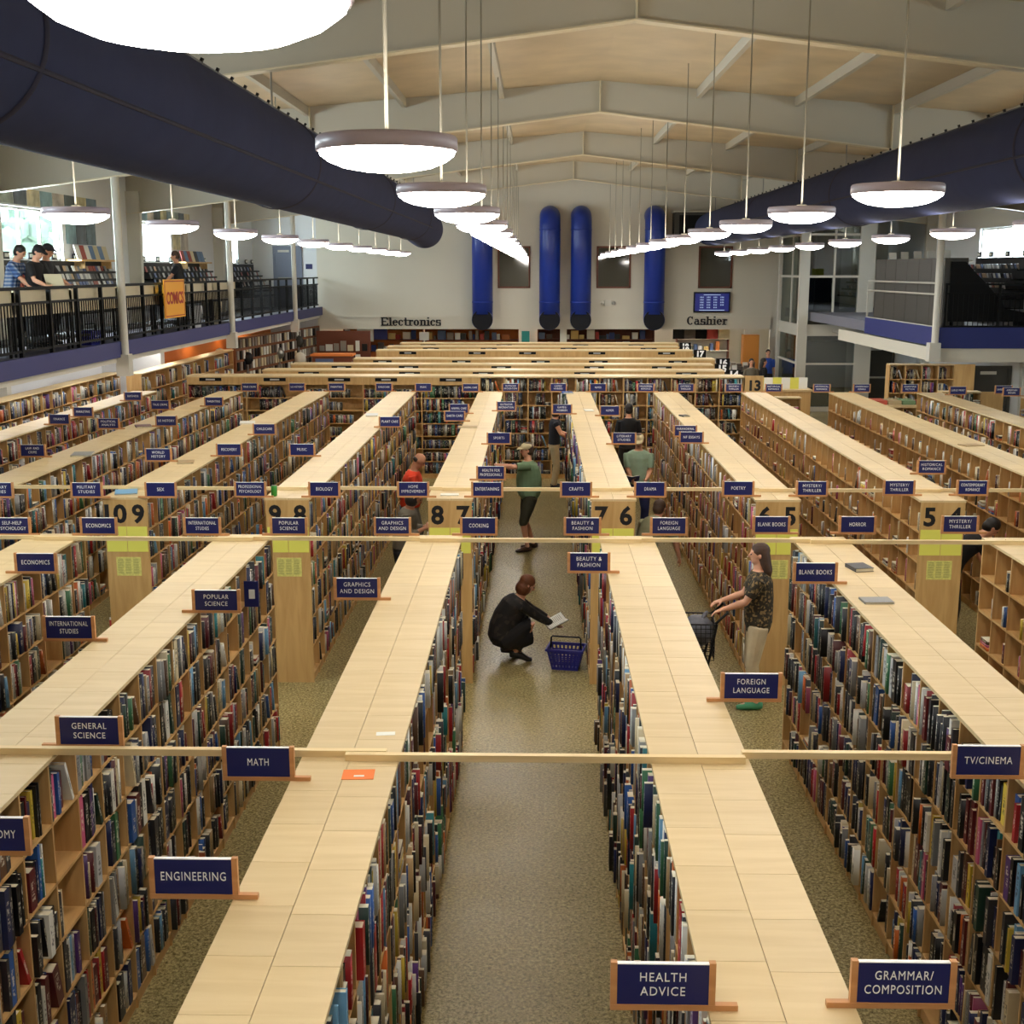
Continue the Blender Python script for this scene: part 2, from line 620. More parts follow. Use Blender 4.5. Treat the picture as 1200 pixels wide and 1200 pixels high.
def person(label, loc, heading, h=1.75, pelvis=(0, 0, 0.93), lean=0.0, side=0.0, head_pitch=0.0, head_yaw=0.0,
           hands=((0.27, 0.05, 0.80), (-0.27, 0.05, 0.80)), elbows=((0.4, -1, -0.2), (-0.4, -1, -0.2)),
           feet=((0.11, 0.0), (-0.11, 0.0)), toe=(0.15, -0.15), heel=0.0, knees=((0.2, 1, 0), (-0.2, 1, 0)),
           shirt=None, sleeve=0.45, hem=0.0, pants=None, leg=1.0, shoes=None, hair=None, hair_style='short', cap=None, skin=None,
           belly=1.0, width=1.0, voxel=0.012, group=None, palm=None, skirt=False, name='person', parts=True, neck=None):
    s = h / 1.75
    skin = skin or M['skin']
    V = Vector
    P = V(pelvis) * 1.0
    ax = V((math.cos(side), 0, -math.sin(side)))
    def tdir(a):
        return V((math.sin(side), math.sin(a), math.cos(a) * math.cos(side))).normalized()
    # spine: half the lean low down, all of it above
    sp = [P]
    for i, (L, f) in enumerate(((0.14, 0.45), (0.14, 0.75), (0.15, 1.0), (0.12, 1.05))):
        sp.append(sp[-1] + tdir(lean * f) * L * s)
    up = tdir(lean)
    fw = ax.cross(up) * -1
    if fw.y < 0 and abs(lean) < 1.4:
        fw = -fw
    chest, nb = sp[3], sp[4]
    def torso(mb, g, lo=-0.09, top=True):
        low = P - tdir(lean * 0.2) * (-lo) * s
        pts = [low, P, sp[1], sp[2], sp[3], sp[3] + up * 0.07 * s, nb]
        rad = [(0.135, 0.10), (0.168, 0.118), (0.150, 0.112), (0.152, 0.112), (0.172, 0.115), (0.165, 0.098), (0.085, 0.070)]
        be = [1, 0.5 + 0.5 * belly, belly, belly, 0.5 + 0.5 * belly, 1, 1]
        mb.tube(pts, [((a * width + g) * s, (b * width * be[i] + g) * s) for i, (a, b) in enumerate(rad)], 18, ax)
    body = MB()
    torso(body, 0.0)
    # head
    hd = tdir(lean * 0.6 + head_pitch)
    nd = neck if neck is not None else tdir(lean * 0.8 + head_pitch * 0.3)
    hc = nb + nd * 0.060 * s + hd * 0.112 * s
    body.tube([nb - up * 0.05 * s, nb + nd * 0.06 * s, nb + nd * 0.10 * s + hd * 0.02 * s], [0.068 * s, 0.056 * s, 0.055 * s], 12, ax)
    hx = Quaternion(hd, -head_yaw) @ ax
    hf = Quaternion(hd, -head_yaw) @ (hd.cross(ax))
    H3 = Matrix((hx, hf, hd)).transposed()
    body.ball(hc + hd * 0.02 * s, (0.076 * s, 0.096 * s, 0.100 * s), 16, 0, H3)
    body.ball(hc - hd * 0.052 * s + hf * 0.022 * s, (0.058 * s, 0.068 * s, 0.066 * s), 14, 0, H3)
    body.tube([hc + hf * 0.090 * s + hd * 0.018 * s, hc + hf * 0.112 * s - hd * 0.018 * s, hc + hf * 0.092 * s - hd * 0.028 * s], [0.009 * s, 0.015 * s, 0.010 * s], 8, hx)
    for q in (-1, 1):
        body.ball(hc + hx * q * 0.077 * s - hf * 0.005 * s - hd * 0.005 * s, (0.012 * s, 0.020 * s, 0.030 * s), 8, 0, H3)
        body.ball(hc + hx * q * 0.034 * s + hf * 0.076 * s + hd * 0.034 * s, (0.026 * s, 0.014 * s, 0.010 * s), 8, 0, H3)
    # arms
    sh = [chest + up * 0.065 * s + ax * q * 0.178 * s * width for q in (1, -1)]
    arms = []
    for i, q in enumerate((1, -1)):
        tgt = V(hands[i])
        el, wr = ik(sh[i], tgt, 0.285 * s, 0.25 * s, elbows[i])
        arms.append((sh[i], el, wr))
        body.tube([sh[i], sh[i].lerp(el, 0.35), sh[i].lerp(el, 0.8), el, el.lerp(wr, 0.3), el.lerp(wr, 0.75), wr],
                  [0.058 * s, 0.052 * s, 0.043 * s, 0.040 * s, 0.042 * s, 0.031 * s, 0.026 * s], 12)
        d = (wr - el).normalized()
        pn = V(palm[i]) if palm else V((-q, 0, -0.3))
        hand(body, wr, d, pn, d.cross(pn) * (-q if abs(d.z) > 0.7 else q), s)
    # legs
    hips = [P + ax * q * 0.088 * s * width - tdir(lean * 0.2) * 0.04 * s for q in (1, -1)]
    legs = []
    for i, q in enumerate((1, -1)):
        an = V((feet[i][0], feet[i][1], 0.085 * s + heel))
        kn, an = ik(hips[i], an, 0.425 * s, 0.415 * s, knees[i])
        legs.append((hips[i], kn, an))
        body.tube([hips[i], hips[i].lerp(kn, 0.3), hips[i].lerp(kn, 0.8), kn, kn.lerp(an, 0.28), kn.lerp(an, 0.75), an],
                  [0.090 * s * width, 0.082 * s * width, 0.060 * s, 0.054 * s, 0.056 * s, 0.038 * s, 0.036 * s], 12)
        td = V((math.sin(toe[i]), math.cos(toe[i]), 0))
        fz = V((an.x, an.y, 0.04 * s))
        body.tube([an, an - td * 0.03 * s - V((0, 0, 0.035 * s)), V((an.x, an.y, an.z - 0.045 * s)) + td * 0.05 * s, fz + td * 0.13 * s, fz + td * 0.19 * s - V((0, 0, 0.01))],
                  [0.036 * s, 0.036 * s, 0.038 * s, 0.036 * s, 0.022 * s], 10)
    root = remeshed(body, name, skin, voxel)
    root.location = loc
    root.rotation_euler = (0, 0, heading)
    tag(root, label, 'person', group)
    # clothes
    if shirt:
        c = MB()
        torso(c, 0.014, -0.02 - hem)
        for (a, e, w) in arms:
            full = sleeve * ((e - a).length + (w - e).length)
            pts, rad = [a], [0.066 * s]
            l1 = (e - a).length
            if full <= l1:
                b = a.lerp(e, full / l1)
                pts += [a.lerp(b, 0.5), b]
                rad += [0.068 * s, 0.066 * s]
            else:
                b = e.lerp(w, (full - l1) / (w - e).length)
                pts += [a.lerp(e, 0.5), e, e.lerp(b, 0.5), b]
                rad += [0.062 * s, 0.055 * s, 0.052 * s, 0.042 * s]
            c.tube(pts, rad, 12)
        remeshed(c, 'shirt', shirt, voxel, root)
    if pants:
        c = MB()
        low = P - tdir(lean * 0.2) * 0.09 * s
        c.tube([low, P, P + (sp[1] - P) * 0.45], [(0.150 * s * width, 0.118 * s), (0.180 * s * width, 0.132 * s * (0.5 + belly * .5)), (0.170 * s * width, 0.128 * s * (0.5 + belly * .5))], 18, ax)
        for (a, k, n_) in legs:
            tot = (k - a).length + (n_ - k).length
            full = leg * tot
            l1 = (k - a).length
            if full <= l1:
                b = a.lerp(k, full / l1)
                c.tube([a, a.lerp(b, 0.5), b], [0.104 * s * width, 0.098 * s * width, 0.090 * s], 12)
            else:
                b = k.lerp(n_, (full - l1) / (n_ - k).length)
                c.tube([a, a.lerp(k, 0.4), k, k.lerp(b, 0.4), b], [0.104 * s * width, 0.096 * s * width, 0.074 * s, 0.070 * s, 0.062 * s], 12)
        if skirt:
            ks = [legs[0][1], legs[1][1]]
            mid = (ks[0] + ks[1]) / 2
            low_ = V((0, 0, -0.14 * s))
            c.tube([P - V((0, 0.03, 0.02)), P.lerp(mid, 0.5) + low_ * 0.45, mid + low_ * 0.9], [(0.21 * s, 0.15 * s), (0.24 * s, 0.19 * s), (0.22 * s, 0.15 * s)], 16, ax)
        remeshed(c, 'trousers', pants, voxel, root)
    if shoes:
        for i, (a, k, n_) in enumerate(legs):
            c = MB()
            td = V((math.sin(toe[i]), math.cos(toe[i]), 0))
            sd = V((td.y, -td.x, 0))
            an = n_
            gz = 0.006
            bz = an.z - 0.085 * s
            c.tube([V((an.x, an.y, bz + 0.045 * s)) - td * 0.075 * s, V((an.x, an.y, bz + 0.05 * s)) - td * 0.03 * s, V((an.x, an.y, bz * 0.6 + 0.045 * s)) + td * 0.07 * s, V((an.x, an.y, 0.034 * s)) + td * 0.15 * s, V((an.x, an.y, 0.026 * s)) + td * 0.205 * s],
                   [(0.030 * s, 0.034 * s), (0.044 * s, 0.050 * s), (0.050 * s, 0.043 * s), (0.050 * s, 0.032 * s), (0.028 * s, 0.020 * s)], 12, sd)
            remeshed(c, 'shoe', shoes, voxel, root, 2)
    if hair:
        c = MB()
        if hair_style == 'bald':
            c.ball(hc - hf * 0.03 * s + hd * 0.00 * s, (0.084 * s, 0.078 * s, 0.052 * s), 14, 0, H3)
        else:
            c.ball(hc - hf * 0.014 * s + hd * 0.042 * s, (0.087 * s, 0.102 * s, 0.094 * s), 16, 0, H3)
            c.ball(hc - hf * 0.035 * s - hd * 0.01 * s, (0.084 * s, 0.078 * s, 0.085 * s), 14, 0, H3)
            if hair_style == 'bob':
                c.ball(hc - hf * 0.022 * s - hd * 0.055 * s, (0.106 * s, 0.100 * s, 0.100 * s), 14, 0, H3)
            if hair_style == 'long':
                c.tube([hc - hf * 0.04 * s + hd * 0.03 * s, hc - hf * 0.06 * s - hd * 0.08 * s, nb - fw * 0.09 * s + up * 0.0 * s, nb - fw * 0.10 * s - up * 0.07 * s],
                       [(0.088 * s, 0.07 * s), (0.098 * s, 0.066 * s), (0.10 * s, 0.05 * s), (0.06 * s, 0.025 * s)], 14, hx)
            if hair_style == 'tail':
                c.tube([hc - hf * 0.09 * s + hd * 0.03 * s, hc - hf * 0.14 * s - hd * 0.03 * s, hc - hf * 0.13 * s - hd * 0.14 * s], [0.026 * s, 0.034 * s, 0.014 * s], 10)
        remeshed(c, 'hair', hair, voxel, root)
    if cap:
        c = MB()
        c.ball(hc + hd * 0.055 * s - hf * 0.004 * s, (0.092 * s, 0.108 * s, 0.075 * s), 16, 0, H3)
        c.tube([hc + hd * 0.05 * s + hf * 0.05 * s, hc + hd * 0.050 * s + hf * 0.12 * s, hc + hd * 0.035 * s + hf * 0.165 * s], [(0.080 * s, 0.016 * s), (0.076 * s, 0.011 * s), (0.045 * s, 0.008 * s)], 14, hx)
        remeshed(c, 'cap', cap, voxel, root, 2)
    if parts:
        for q in (-1, 1):
            e = MB().ball(hc + hx * q * 0.033 * s + hf * 0.088 * s + hd * 0.012 * s, (0.014 * s, 0.008 * s, 0.008 * s), 10, 0, H3)
            e.build('eye', M['eye'], root, True)
        e = MB().ball(hc + hf * 0.086 * s - hd * 0.058 * s, (0.024 * s, 0.008 * s, 0.007 * s), 10, 0, H3)
        e.build('mouth', M['lip'], root, True)
    return root


def shirt_mat(n, c):
    return flat('cloth_' + n, c, 0.85, 0, 0.08, 9)


CL = {
    'sage': shirt_mat('sage_green', (112, 140, 108)), 'dark_olive': shirt_mat('dark_olive', (56, 58, 46)), 'navy_vest': shirt_mat('navy_black', (24, 24, 34)),
    'khaki': shirt_mat('khaki', (186, 168, 132)), 'polo': shirt_mat('pale_green', (150, 176, 152)), 'blue_jean': shirt_mat('denim', (40, 48, 96)),
    'black': shirt_mat('black', (22, 21, 24)), 'greygreen': shirt_mat('grey_green', (136, 138, 108)), 'brown': shirt_mat('dark_brown', (60, 52, 40)),
    'beige': shirt_mat('beige', (196, 180, 148)), 'red': shirt_mat('bright_red', (226, 66, 36)), 'grey': shirt_mat('grey', (112, 106, 92)),
    'charcoal': shirt_mat('charcoal', (44, 43, 46)), 'white': shirt_mat('white', (210, 210, 205)), 'blue': shirt_mat('blue', (50, 84, 180)),
}
FL = floral('patterned_blouse', (44, 38, 26), ((132, 108, 70), (88, 74, 46)), 48)
FL2 = floral('patterned_jacket', (22, 20, 20), ((48, 42, 36), (36, 30, 28)), 22)
PL = plaid('plaid_shirt', (40, 60, 110), (90, 120, 170), (190, 200, 215))
HB = flat('brown_hair', (66, 44, 30), 0.6, 0, 0.2, 30)
HD = flat('dark_hair', (28, 22, 20), 0.55, 0, 0.2, 30)
HR = flat('auburn_hair', (104, 58, 30), 0.6, 0, 0.2, 30)
HT = flat('tan_hat', (190, 176, 138), 0.8, 0, 0.08, 20)
SH_B = flat('brown_shoe', (62, 44, 32), 0.6)
SH_K = flat('black_shoe', (22, 20, 20), 0.6)
SH_G = flat('green_shoe', (70, 150, 110), 0.6)
RIGHT, LEFT, AWAY, TOWARD = -PI / 2, PI / 2, 0.0, PI

# man in a green shirt reaching for the bookcase; he faces left
person('man in a sage green t-shirt and flat cap reaching towards the SPORTS shelves', (-0.12, 19.75, 0), LEFT + 0.25, 1.74,
       lean=0.06, head_pitch=0.1, hands=((0.27, -0.10, 1.10), (-0.16, 0.72, 1.46)), elbows=((0.6, -1, 0), (-0.3, 0, -1)),
       feet=((0.12, -0.10), (-0.12, 0.06)), shirt=CL['sage'], sleeve=0.44, hem=0.06, pants=CL['dark_olive'], leg=0.56, shoes=SH_B,
       hair=HB, cap=HT, belly=1.55, width=1.12, voxel=0.010, palm=((-1, 0, 0), (0, 0, -1)))
# woman with a trolley
person('long-haired woman in a patterned blouse and beige trousers pushing the wire cart', (2.30, 12.42, 0), LEFT - 0.12, 1.70,
       lean=0.02, head_pitch=0.02, hands=((0.13, 0.37, 1.10), (-0.17, 0.37, 1.08)), elbows=((0.35, -0.6, -1), (-0.35, -0.6, -1)),
       shirt=FL, sleeve=0.40, hem=0.10, pants=CL['beige'], leg=0.97, shoes=SH_G, hair=HB, hair_style='long', belly=1.2, width=1.05, voxel=0.008,
       palm=((0, 0, -1), (0, 0, -1)))
# crouching woman
person('woman in a dark jacket crouching in the aisle over an open book', (-0.21, 13.98, 0), RIGHT + 0.25, 1.66,
       pelvis=(0, -0.20, 0.28), lean=0.55, head_pitch=0.18, hands=((0.10, 0.40, 0.42), (-0.10, 0.42, 0.42)), elbows=((0.8, -0.2, -0.4), (-0.8, -0.2, -0.4)),
       feet=((0.11, -0.06), (-0.11, -0.12)), knees=((0.25, 1, 0.6), (-0.25, 1, 0.6)), heel=0.05,
       shirt=FL2, sleeve=0.92, hem=0.05, pants=CL['black'], leg=0.95, skirt=True, shoes=SH_K, hair=HR, hair_style='bob', voxel=0.008, width=1.18, belly=1.35, palm=((0, 0, 1), (0, 0, 1)))
person('woman in a dark top and khaki trousers facing the bookcase with the CRAFTS sign', (0.36, 25.6, 0), RIGHT, 1.70, lean=0.05, head_pitch=0.25,
       hands=((0.15, 0.36, 1.08), (-0.15, 0.36, 1.08)), shirt=CL['navy_vest'], sleeve=0.18, pants=CL['khaki'], shoes=SH_K, hair=HB, hair_style='bob')
person('man in a pale green polo and cap reading in the aisle behind the DRAMA sign', (1.74, 21.0, 0), TOWARD - 0.1, 1.76, lean=0.10, head_pitch=0.35,
       hands=((0.10, 0.30, 1.02), (-0.14, 0.28, 1.00)), shirt=CL['polo'], sleeve=0.46, hem=0.04, pants=CL['blue_jean'], shoes=SH_K, hair=HB, cap=HT, belly=1.3, width=1.1)
person('dark-haired person in a black shirt seen from behind near the long cross bookcase', (1.90, 25.6, 0), AWAY, 1.76, hands=((0.2, 0.25, 1.0), (-0.2, 0.25, 1.0)),
       shirt=CL['black'], sleeve=0.5, pants=CL['charcoal'], shoes=SH_K, hair=HD)
person('person in a grey-green shirt bending down behind the number 6 end panel', (1.52, 16.3, 0), AWAY - 0.5, 1.72, pelvis=(0, -0.15, 0.80), lean=1.0, head_pitch=-0.2,
       hands=((0.30, 0.36, 0.62), (-0.30, 0.40, 0.62)), elbows=((1, 0, 0.3), (-1, 0, 0.3)), shirt=CL['greygreen'], sleeve=0.5, pants=CL['brown'], shoes=SH_K, hair=HB, hair_style='short')
person('bald man in a bright red shirt reading behind the HOME IMPROVEMENT sign', (-1.95, 18.7, 0), RIGHT, 1.76, lean=0.15, head_pitch=0.5,
       hands=((0.10, 0.34, 1.18), (-0.12, 0.34, 1.16)), shirt=CL['red'], sleeve=0.55, pants=CL['grey'], shoes=SH_K, hair=HD, hair_style='bald', skin=M['skin2'], belly=1.2, width=1.08)
person('dark-haired person in a grey shirt stooping over a book behind the GRAPHICS AND DESIGN sign', (-1.76, 15.8, 0), RIGHT - 0.1, 1.70, lean=0.25, head_pitch=0.4,
       hands=((0.12, 0.34, 1.22), (-0.12, 0.36, 1.20)), shirt=CL['grey'], sleeve=0.8, pants=CL['charcoal'], shoes=SH_K, hair=HD, hair_style='bob', skin=M['skin2'], width=1.05)
person('dark-haired person whose head shows over the romance bookcase below the HISTORICAL ROMANCE sign', (5.2, 16.3, 0), AWAY, 1.76, shirt=CL['black'], pants=CL['charcoal'], shoes=SH_K, hair=HD)
person('person in black stooping in the aisle behind the number 4 end panel', (5.02, 14.7, 0), RIGHT, 1.70, lean=0.85, head_pitch=0.3,
       hands=((0.1, 0.6, 0.8), (-0.1, 0.6, 0.75)), shirt=CL['black'], sleeve=0.3, pants=CL['black'], shoes=SH_K, hair=HD, skin=M['skin'])
MZ = 3.17
person('man in a blue plaid shirt leaning over the record bins on the mezzanine', (-9.12, 21.6, MZ), RIGHT - 0.1, 1.76, lean=0.3, head_pitch=0.35,
       hands=((0.20, 0.52, 0.98), (-0.15, 0.52, 0.98)), shirt=PL, sleeve=0.5, pants=CL['black'], shoes=SH_K, hair=HD)
person('man in a black t-shirt and cap holding a record on the mezzanine', (-8.70, 21.5, MZ), RIGHT - 0.2, 1.74, lean=0.2, head_pitch=0.4,
       hands=((0.16, 0.40, 1.05), (-0.14, 0.40, 1.05)), shirt=CL['black'], sleeve=0.42, pants=CL['black'], shoes=SH_K, hair=HD, cap=CL['black'])
person('person with a dark cap standing behind the man in black on the mezzanine', (-8.80, 22.3, MZ), RIGHT, 1.78, lean=0.1, head_pitch=0.3,
       hands=((0.16, 0.40, 1.05), (-0.14, 0.40, 1.05)), shirt=CL['charcoal'], sleeve=0.42, pants=CL['black'], shoes=SH_K, hair=HD, cap=CL['charcoal'])
person('short-haired man in a black t-shirt standing alone by the COMICS banner on the mezzanine', (-8.75, 30.6, MZ), LEFT + 0.3, 1.76, lean=0.1, head_pitch=0.2,
       hands=((0.16, 0.36, 1.0), (-0.14, 0.36, 1.0)), shirt=CL['black'], sleeve=0.42, pants=CL['charcoal'], shoes=SH_K, hair=HB, skin=M['skin2'])
person('dark-haired woman in grey queueing at the cashier', (6.80, 39.6, 0), TOWARD, 1.66, shirt=CL['grey'], sleeve=0.9, pants=CL['charcoal'], shoes=SH_K, hair=HD, hair_style='long')
person('woman with long black hair and black coat queueing at the cashier', (7.17, 39.5, 0), RIGHT, 1.70, shirt=CL['black'], sleeve=0.9, pants=CL['black'], shoes=SH_K, hair=HD, hair_style='long')
person('person in a blue shirt standing behind the cashier counter', (8.05, 43.6, 0), TOWARD, 1.74, shirt=CL['blue'], sleeve=0.5, pants=CL['charcoal'], shoes=SH_K, hair=HD)

# ------------------------------------------------------------------ the hall
XL, XR, YB, YF = -10.2, 12.4, 45.0, -2.0       # side walls, far wall, wall behind the viewpoint
RIDGE = 1.1
BACK2 = 50.0


def ceil_z(x):
    return 7.80 - 0.083 * abs(x - RIDGE)


def flange_z(x):
    return 7.27 - 0.125 * abs(x - RIDGE)


struct('floor', MB().box(XL - 0.2, XR + 0.2, YF, BACK2 + 0.2, -0.1, 0), M['floor'])
mb = MB()
for a, b in ((XL - 0.2, RIDGE), (RIDGE, XR + 0.2)):
    za, zb = ceil_z(a), ceil_z(b)
    mb.poly([(a, YF, za), (b, YF, zb), (b, YB + 0.2, zb), (a, YB + 0.2, za), (a, YF, za + 0.1), (b, YF, zb + 0.1), (b, YB + 0.2, zb + 0.1), (a, YB + 0.2, za + 0.1)],
            [(0, 1, 2, 3), (4, 7, 6, 5), (0, 4, 5, 1), (2, 6, 7, 3), (1, 5, 6, 2), (0, 3, 7, 4)])
struct('ceiling', mb, M['ceiling'])

FRAMES = [-1.8, 6.5, 14.8, 23.1, 31.4, 39.7]
for y in FRAMES:
    # tapered rigid frame: web, bottom flange, tapered wall columns
    mb = MB()
    xs = [XL, RIDGE, XR]
    for i in range(2):
        a, b = xs[i], xs[i + 1]
        pts = []
        for yy in (y - 0.01, y + 0.01):
            pts += [(a, yy, flange_z(a)), (b, yy, flange_z(b)), (b, yy, ceil_z(b)), (a, yy, ceil_z(a))]
        mb.poly(pts, [(0, 1, 2, 3), (4, 7, 6, 5), (0, 4, 5, 1), (2, 6, 7, 3)])
    w = struct('ceiling_beam', mb, M['rafter'])
    w.name = 'rafter_beam'
    mb = MB()
    for i in range(2):
        a, b = xs[i], xs[i + 1]
        za, zb = flange_z(a), flange_z(b)
        mb.poly([(a, y - 0.10, za - 0.02), (b, y - 0.10, zb - 0.02), (b, y + 0.10, zb - 0.02), (a, y + 0.10, za - 0.02), (a, y - 0.10, za), (b, y - 0.10, zb), (b, y + 0.10, zb), (a, y + 0.10, za)],
                [(0, 3, 2, 1), (4, 5, 6, 7), (0, 1, 5, 4), (2, 3, 7, 6), (0, 4, 7, 3), (1, 2, 6, 5)])
    # web stiffeners at the ridge and splices
    for sx in (RIDGE, RIDGE - 5.2, RIDGE + 5.2):
        mb.box(sx - 0.012, sx + 0.012, y - 0.09, y + 0.09, flange_z(sx), ceil_z(sx) - 0.01)
    o = mb.build('flange', M['flange'], w)
    for q, xw in ((1, XL), (-1, XR)):
        cb = MB()
        d0, d1 = 0.22, 0.34
        cb.poly([(xw, y - 0.1, 0), (xw + q * d0, y - 0.1, 0), (xw + q * d1, y - 0.1, 6.4), (xw, y - 0.1, 6.4), (xw, y + 0.1, 0), (xw + q * d0, y + 0.1, 0), (xw + q * d1, y + 0.1, 6.4), (xw, y + 0.1, 6.4)],
                [(0, 1, 2, 3), (4, 7, 6, 5), (0, 4, 5, 1), (1, 5, 6, 2), (2, 6, 7, 3), (3, 7, 4, 0)])
        c = struct('wall_column', cb, M['steel_white'])

# purlins running the length of the roof
for i, x in enumerate([RIDGE + k * 1.75 for k in (-6, -5, -4, -3, -2, -1, 1, 2, 3, 4, 5, 6)]):
    if XL < x < XR:
        z = ceil_z(x)
        o = struct('ceiling_purlin', MB().box(x - 0.04, x + 0.04, YF, YB, z - 0.16, z - 0.005), M['rafter'])
# ridge pipe / sprinkler line

# side walls with windows ------------------------------------------------
WIN_L = [(7.4, 10.4), (15.6, 18.7), (23.9, 27.0), (32.3, 35.0), (41.3, 42.8)]  # nearest pair is out of view, added to brighten rafters and upper wall
WIN_L_Z = (4.68, 5.72)
WIN_R = [(7.4, 10.4), (15.6, 18.7), (32.2, 35.8)]  # nearest pair is out of view too, added for extra daylight
WIN_R_Z = (4.60, 5.62)


def side_wall(name, x, thick, wins, wz):
    mb = MB()
    x0, x1 = min(x, x + thick), max(x, x + thick)
    mb.box(x0, x1, YF, BACK2, 0, wz[0])
    mb.box(x0, x1, YF, BACK2, wz[1], 7.4)
    e = YF
    for a, b in wins:
        mb.box(x0, x1, e, a, wz[0], wz[1])
        e = b
    mb.box(x0, x1, e, BACK2, wz[0], wz[1])
    struct(name, mb, M['wall_cool'])
    n = 1
    for i, (a, b) in enumerate(wins):
        fr = MB()
        xm = (x0 + x1) / 2
        for yy in (a, a + (b - a) / 3, a + 2 * (b - a) / 3, b - 0.05):
            fr.box(xm - 0.03, xm + 0.03, yy, yy + 0.05, wz[0], wz[1])
        for zz in (wz[0], wz[1] - 0.05):
            fr.box(xm - 0.03, xm + 0.03, a, b, zz, zz + 0.05)
        o = struct('window_%d' % (i + 1 if x < 0 else i + 11), fr, M['steel_white'])
        gl = MB().box(xm - 0.004, xm + 0.004, a, b, wz[0], wz[1])
        g = gl.build('window_pane', M['glass'], o)


side_wall('wall_left', XL, -0.2, WIN_L, WIN_L_Z)
side_wall('wall_right', XR, 0.2, WIN_R, WIN_R_Z)
struct('wall_behind', MB().box(XL - 0.2, XR + 0.2, YF - 0.2, YF, 0, 8.0), M['wall'])
# trees outside the windows
for i, (x, y, h) in enumerate(((-19, 29.5, 6.8), (-20.5, 34.0, 6.5), (-19, 45.5, 7.0))):
    t = thing('tree', ['pale green tree outside the mezzanine window nearest the front', 'pale green tree outside the middle mezzanine window', 'pale green tree outside the farthest mezzanine window'][i], 'tree', (x, y, 0))
    MB().tube([(0, 0, 0), (0.1, 0, 2), (0, 0.1, 4)], [0.2, 0.16, 0.08], 8).build('trunk', M['red_brown'], t)
    mb = MB()
    r2 = random.Random(i)
    for k in range(60):
        p = (r2.gauss(0, 1.0), r2.gauss(0, 1.1), h * 0.72 + r2.gauss(0, 0.8))
        mb.ball(p, r2.uniform(0.3, 0.6), 7)
    mb.build('crown', M['foliage'], t)

# far wall: solid above the shop-front opening, with header band and pillars
mb = MB()
mb.box(-7.9, 8.35, YB, YB + 0.2, 2.86, 8.0)
struct('wall_back', mb, M['wall'])
struct('wall_back_left', MB().box(XL, -7.9, YB, YB + 0.2, 0, 8.0), M['wall_cool'])
struct('wall_back_right', MB().box(8.35, XR, YB, YB + 0.2, 0, 8.0), M['wall'])
mb = MB()
mb.box(-7.9, 8.35, YB - 0.08, YB + 0.2, 2.40, 2.84)
mb.box(-7.9, 8.35, YB - 0.11, YB - 0.08, 2.80, 2.86)
struct('trim_1', mb, M['wall'])
for i, (a, b) in enumerate(((-0.62, -0.08), (0.82, 1.06), (7.45, 7.75))):
    struct('pillar', MB().box(a, b, YB - 0.05, YB + 0.25, 0, 2.42), M['wall'])
struct('wall_far', MB().box(XL, XR, BACK2, BACK2 + 0.2, 0, 3.2), M['wall'])
struct('ceiling_back_room', MB().box(XL, XR, YB + 0.2, BACK2, 2.95, 3.1), M['wall'])

# blue round ducts coming down the far wall
for i, (xc, top) in enumerate(((-1.95, 5.45), (0.43, 6.2), (1.53, 6.2), (4.12, 6.2))):
    r = 0.365
    t = thing('wall_duct', ['blue round duct on the far wall, leftmost of four', 'blue round duct on the far wall, left one of the middle pair', 'blue round duct on the far wall, right one of the middle pair',
                            'blue round duct on the far wall, rightmost of four'][i], 'duct', (xc, YB - 0.5, 2.9), 0, 'blue ducts on the far wall')
    zt = 6.2 - 2.9
    mb = MB()
    pts = [(0, 0, 0.05), (0, 0, zt - 0.2)]
    for k in range(1, 7):
        a = k / 6 * PI / 2
        pts.append((0, 0.45 * (1 - math.cos(a)), zt - 0.2 + 0.36 * math.sin(a)))
    mb.tube(pts, r, 24, (1, 0, 0))
    mb.build('pipe', M['pipe'], t, True)
    mb = MB()
    pts = [(0, 0, 0.06), (0, -0.02, -0.03), (0, -0.10, -0.11), (0, -0.26, -0.15)]
    mb.tube(pts, [r, r + 0.004, r + 0.008, r + 0.01], 24, (1, 0, 0), 0, False)
    mb.build('elbow', M['pipe'], t, True)
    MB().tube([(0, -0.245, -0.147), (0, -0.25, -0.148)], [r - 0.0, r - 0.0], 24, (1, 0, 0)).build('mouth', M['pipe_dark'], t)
    mb = MB()
    for zc in (0.45, zt - 0.35):
        mb.tube([(0, 0, zc), (0, 0, zc + 0.04)], r + 0.012, 24, (1, 0, 0))
    mb.build('joint_band', M['pipe'], t, True)

# interior windows in the far wall
for i, (x0, x1) in enumerate(((-1.42, -0.26), (2.10, 3.32), (5.72, 6.92))):
    z0, z1 = 3.85, 5.32
    mb = MB()
    for a, b, c, d in ((x0, x1, z0, z0 + 0.06), (x0, x1, z1 - 0.06, z1), (x0, x0 + 0.06, z0, z1), (x1 - 0.06, x1, z0, z1)):
        mb.box(a, b, YB - 0.05, YB, c, d)
    o = struct('window_%d' % (i + 6), mb, M['red_brown'])
    MB().box(x0 + 0.06, x1 - 0.06, YB - 0.02, YB - 0.005, z0 + 0.06, z1 - 0.06).build('window_pane', M['mirror_glass'], o)

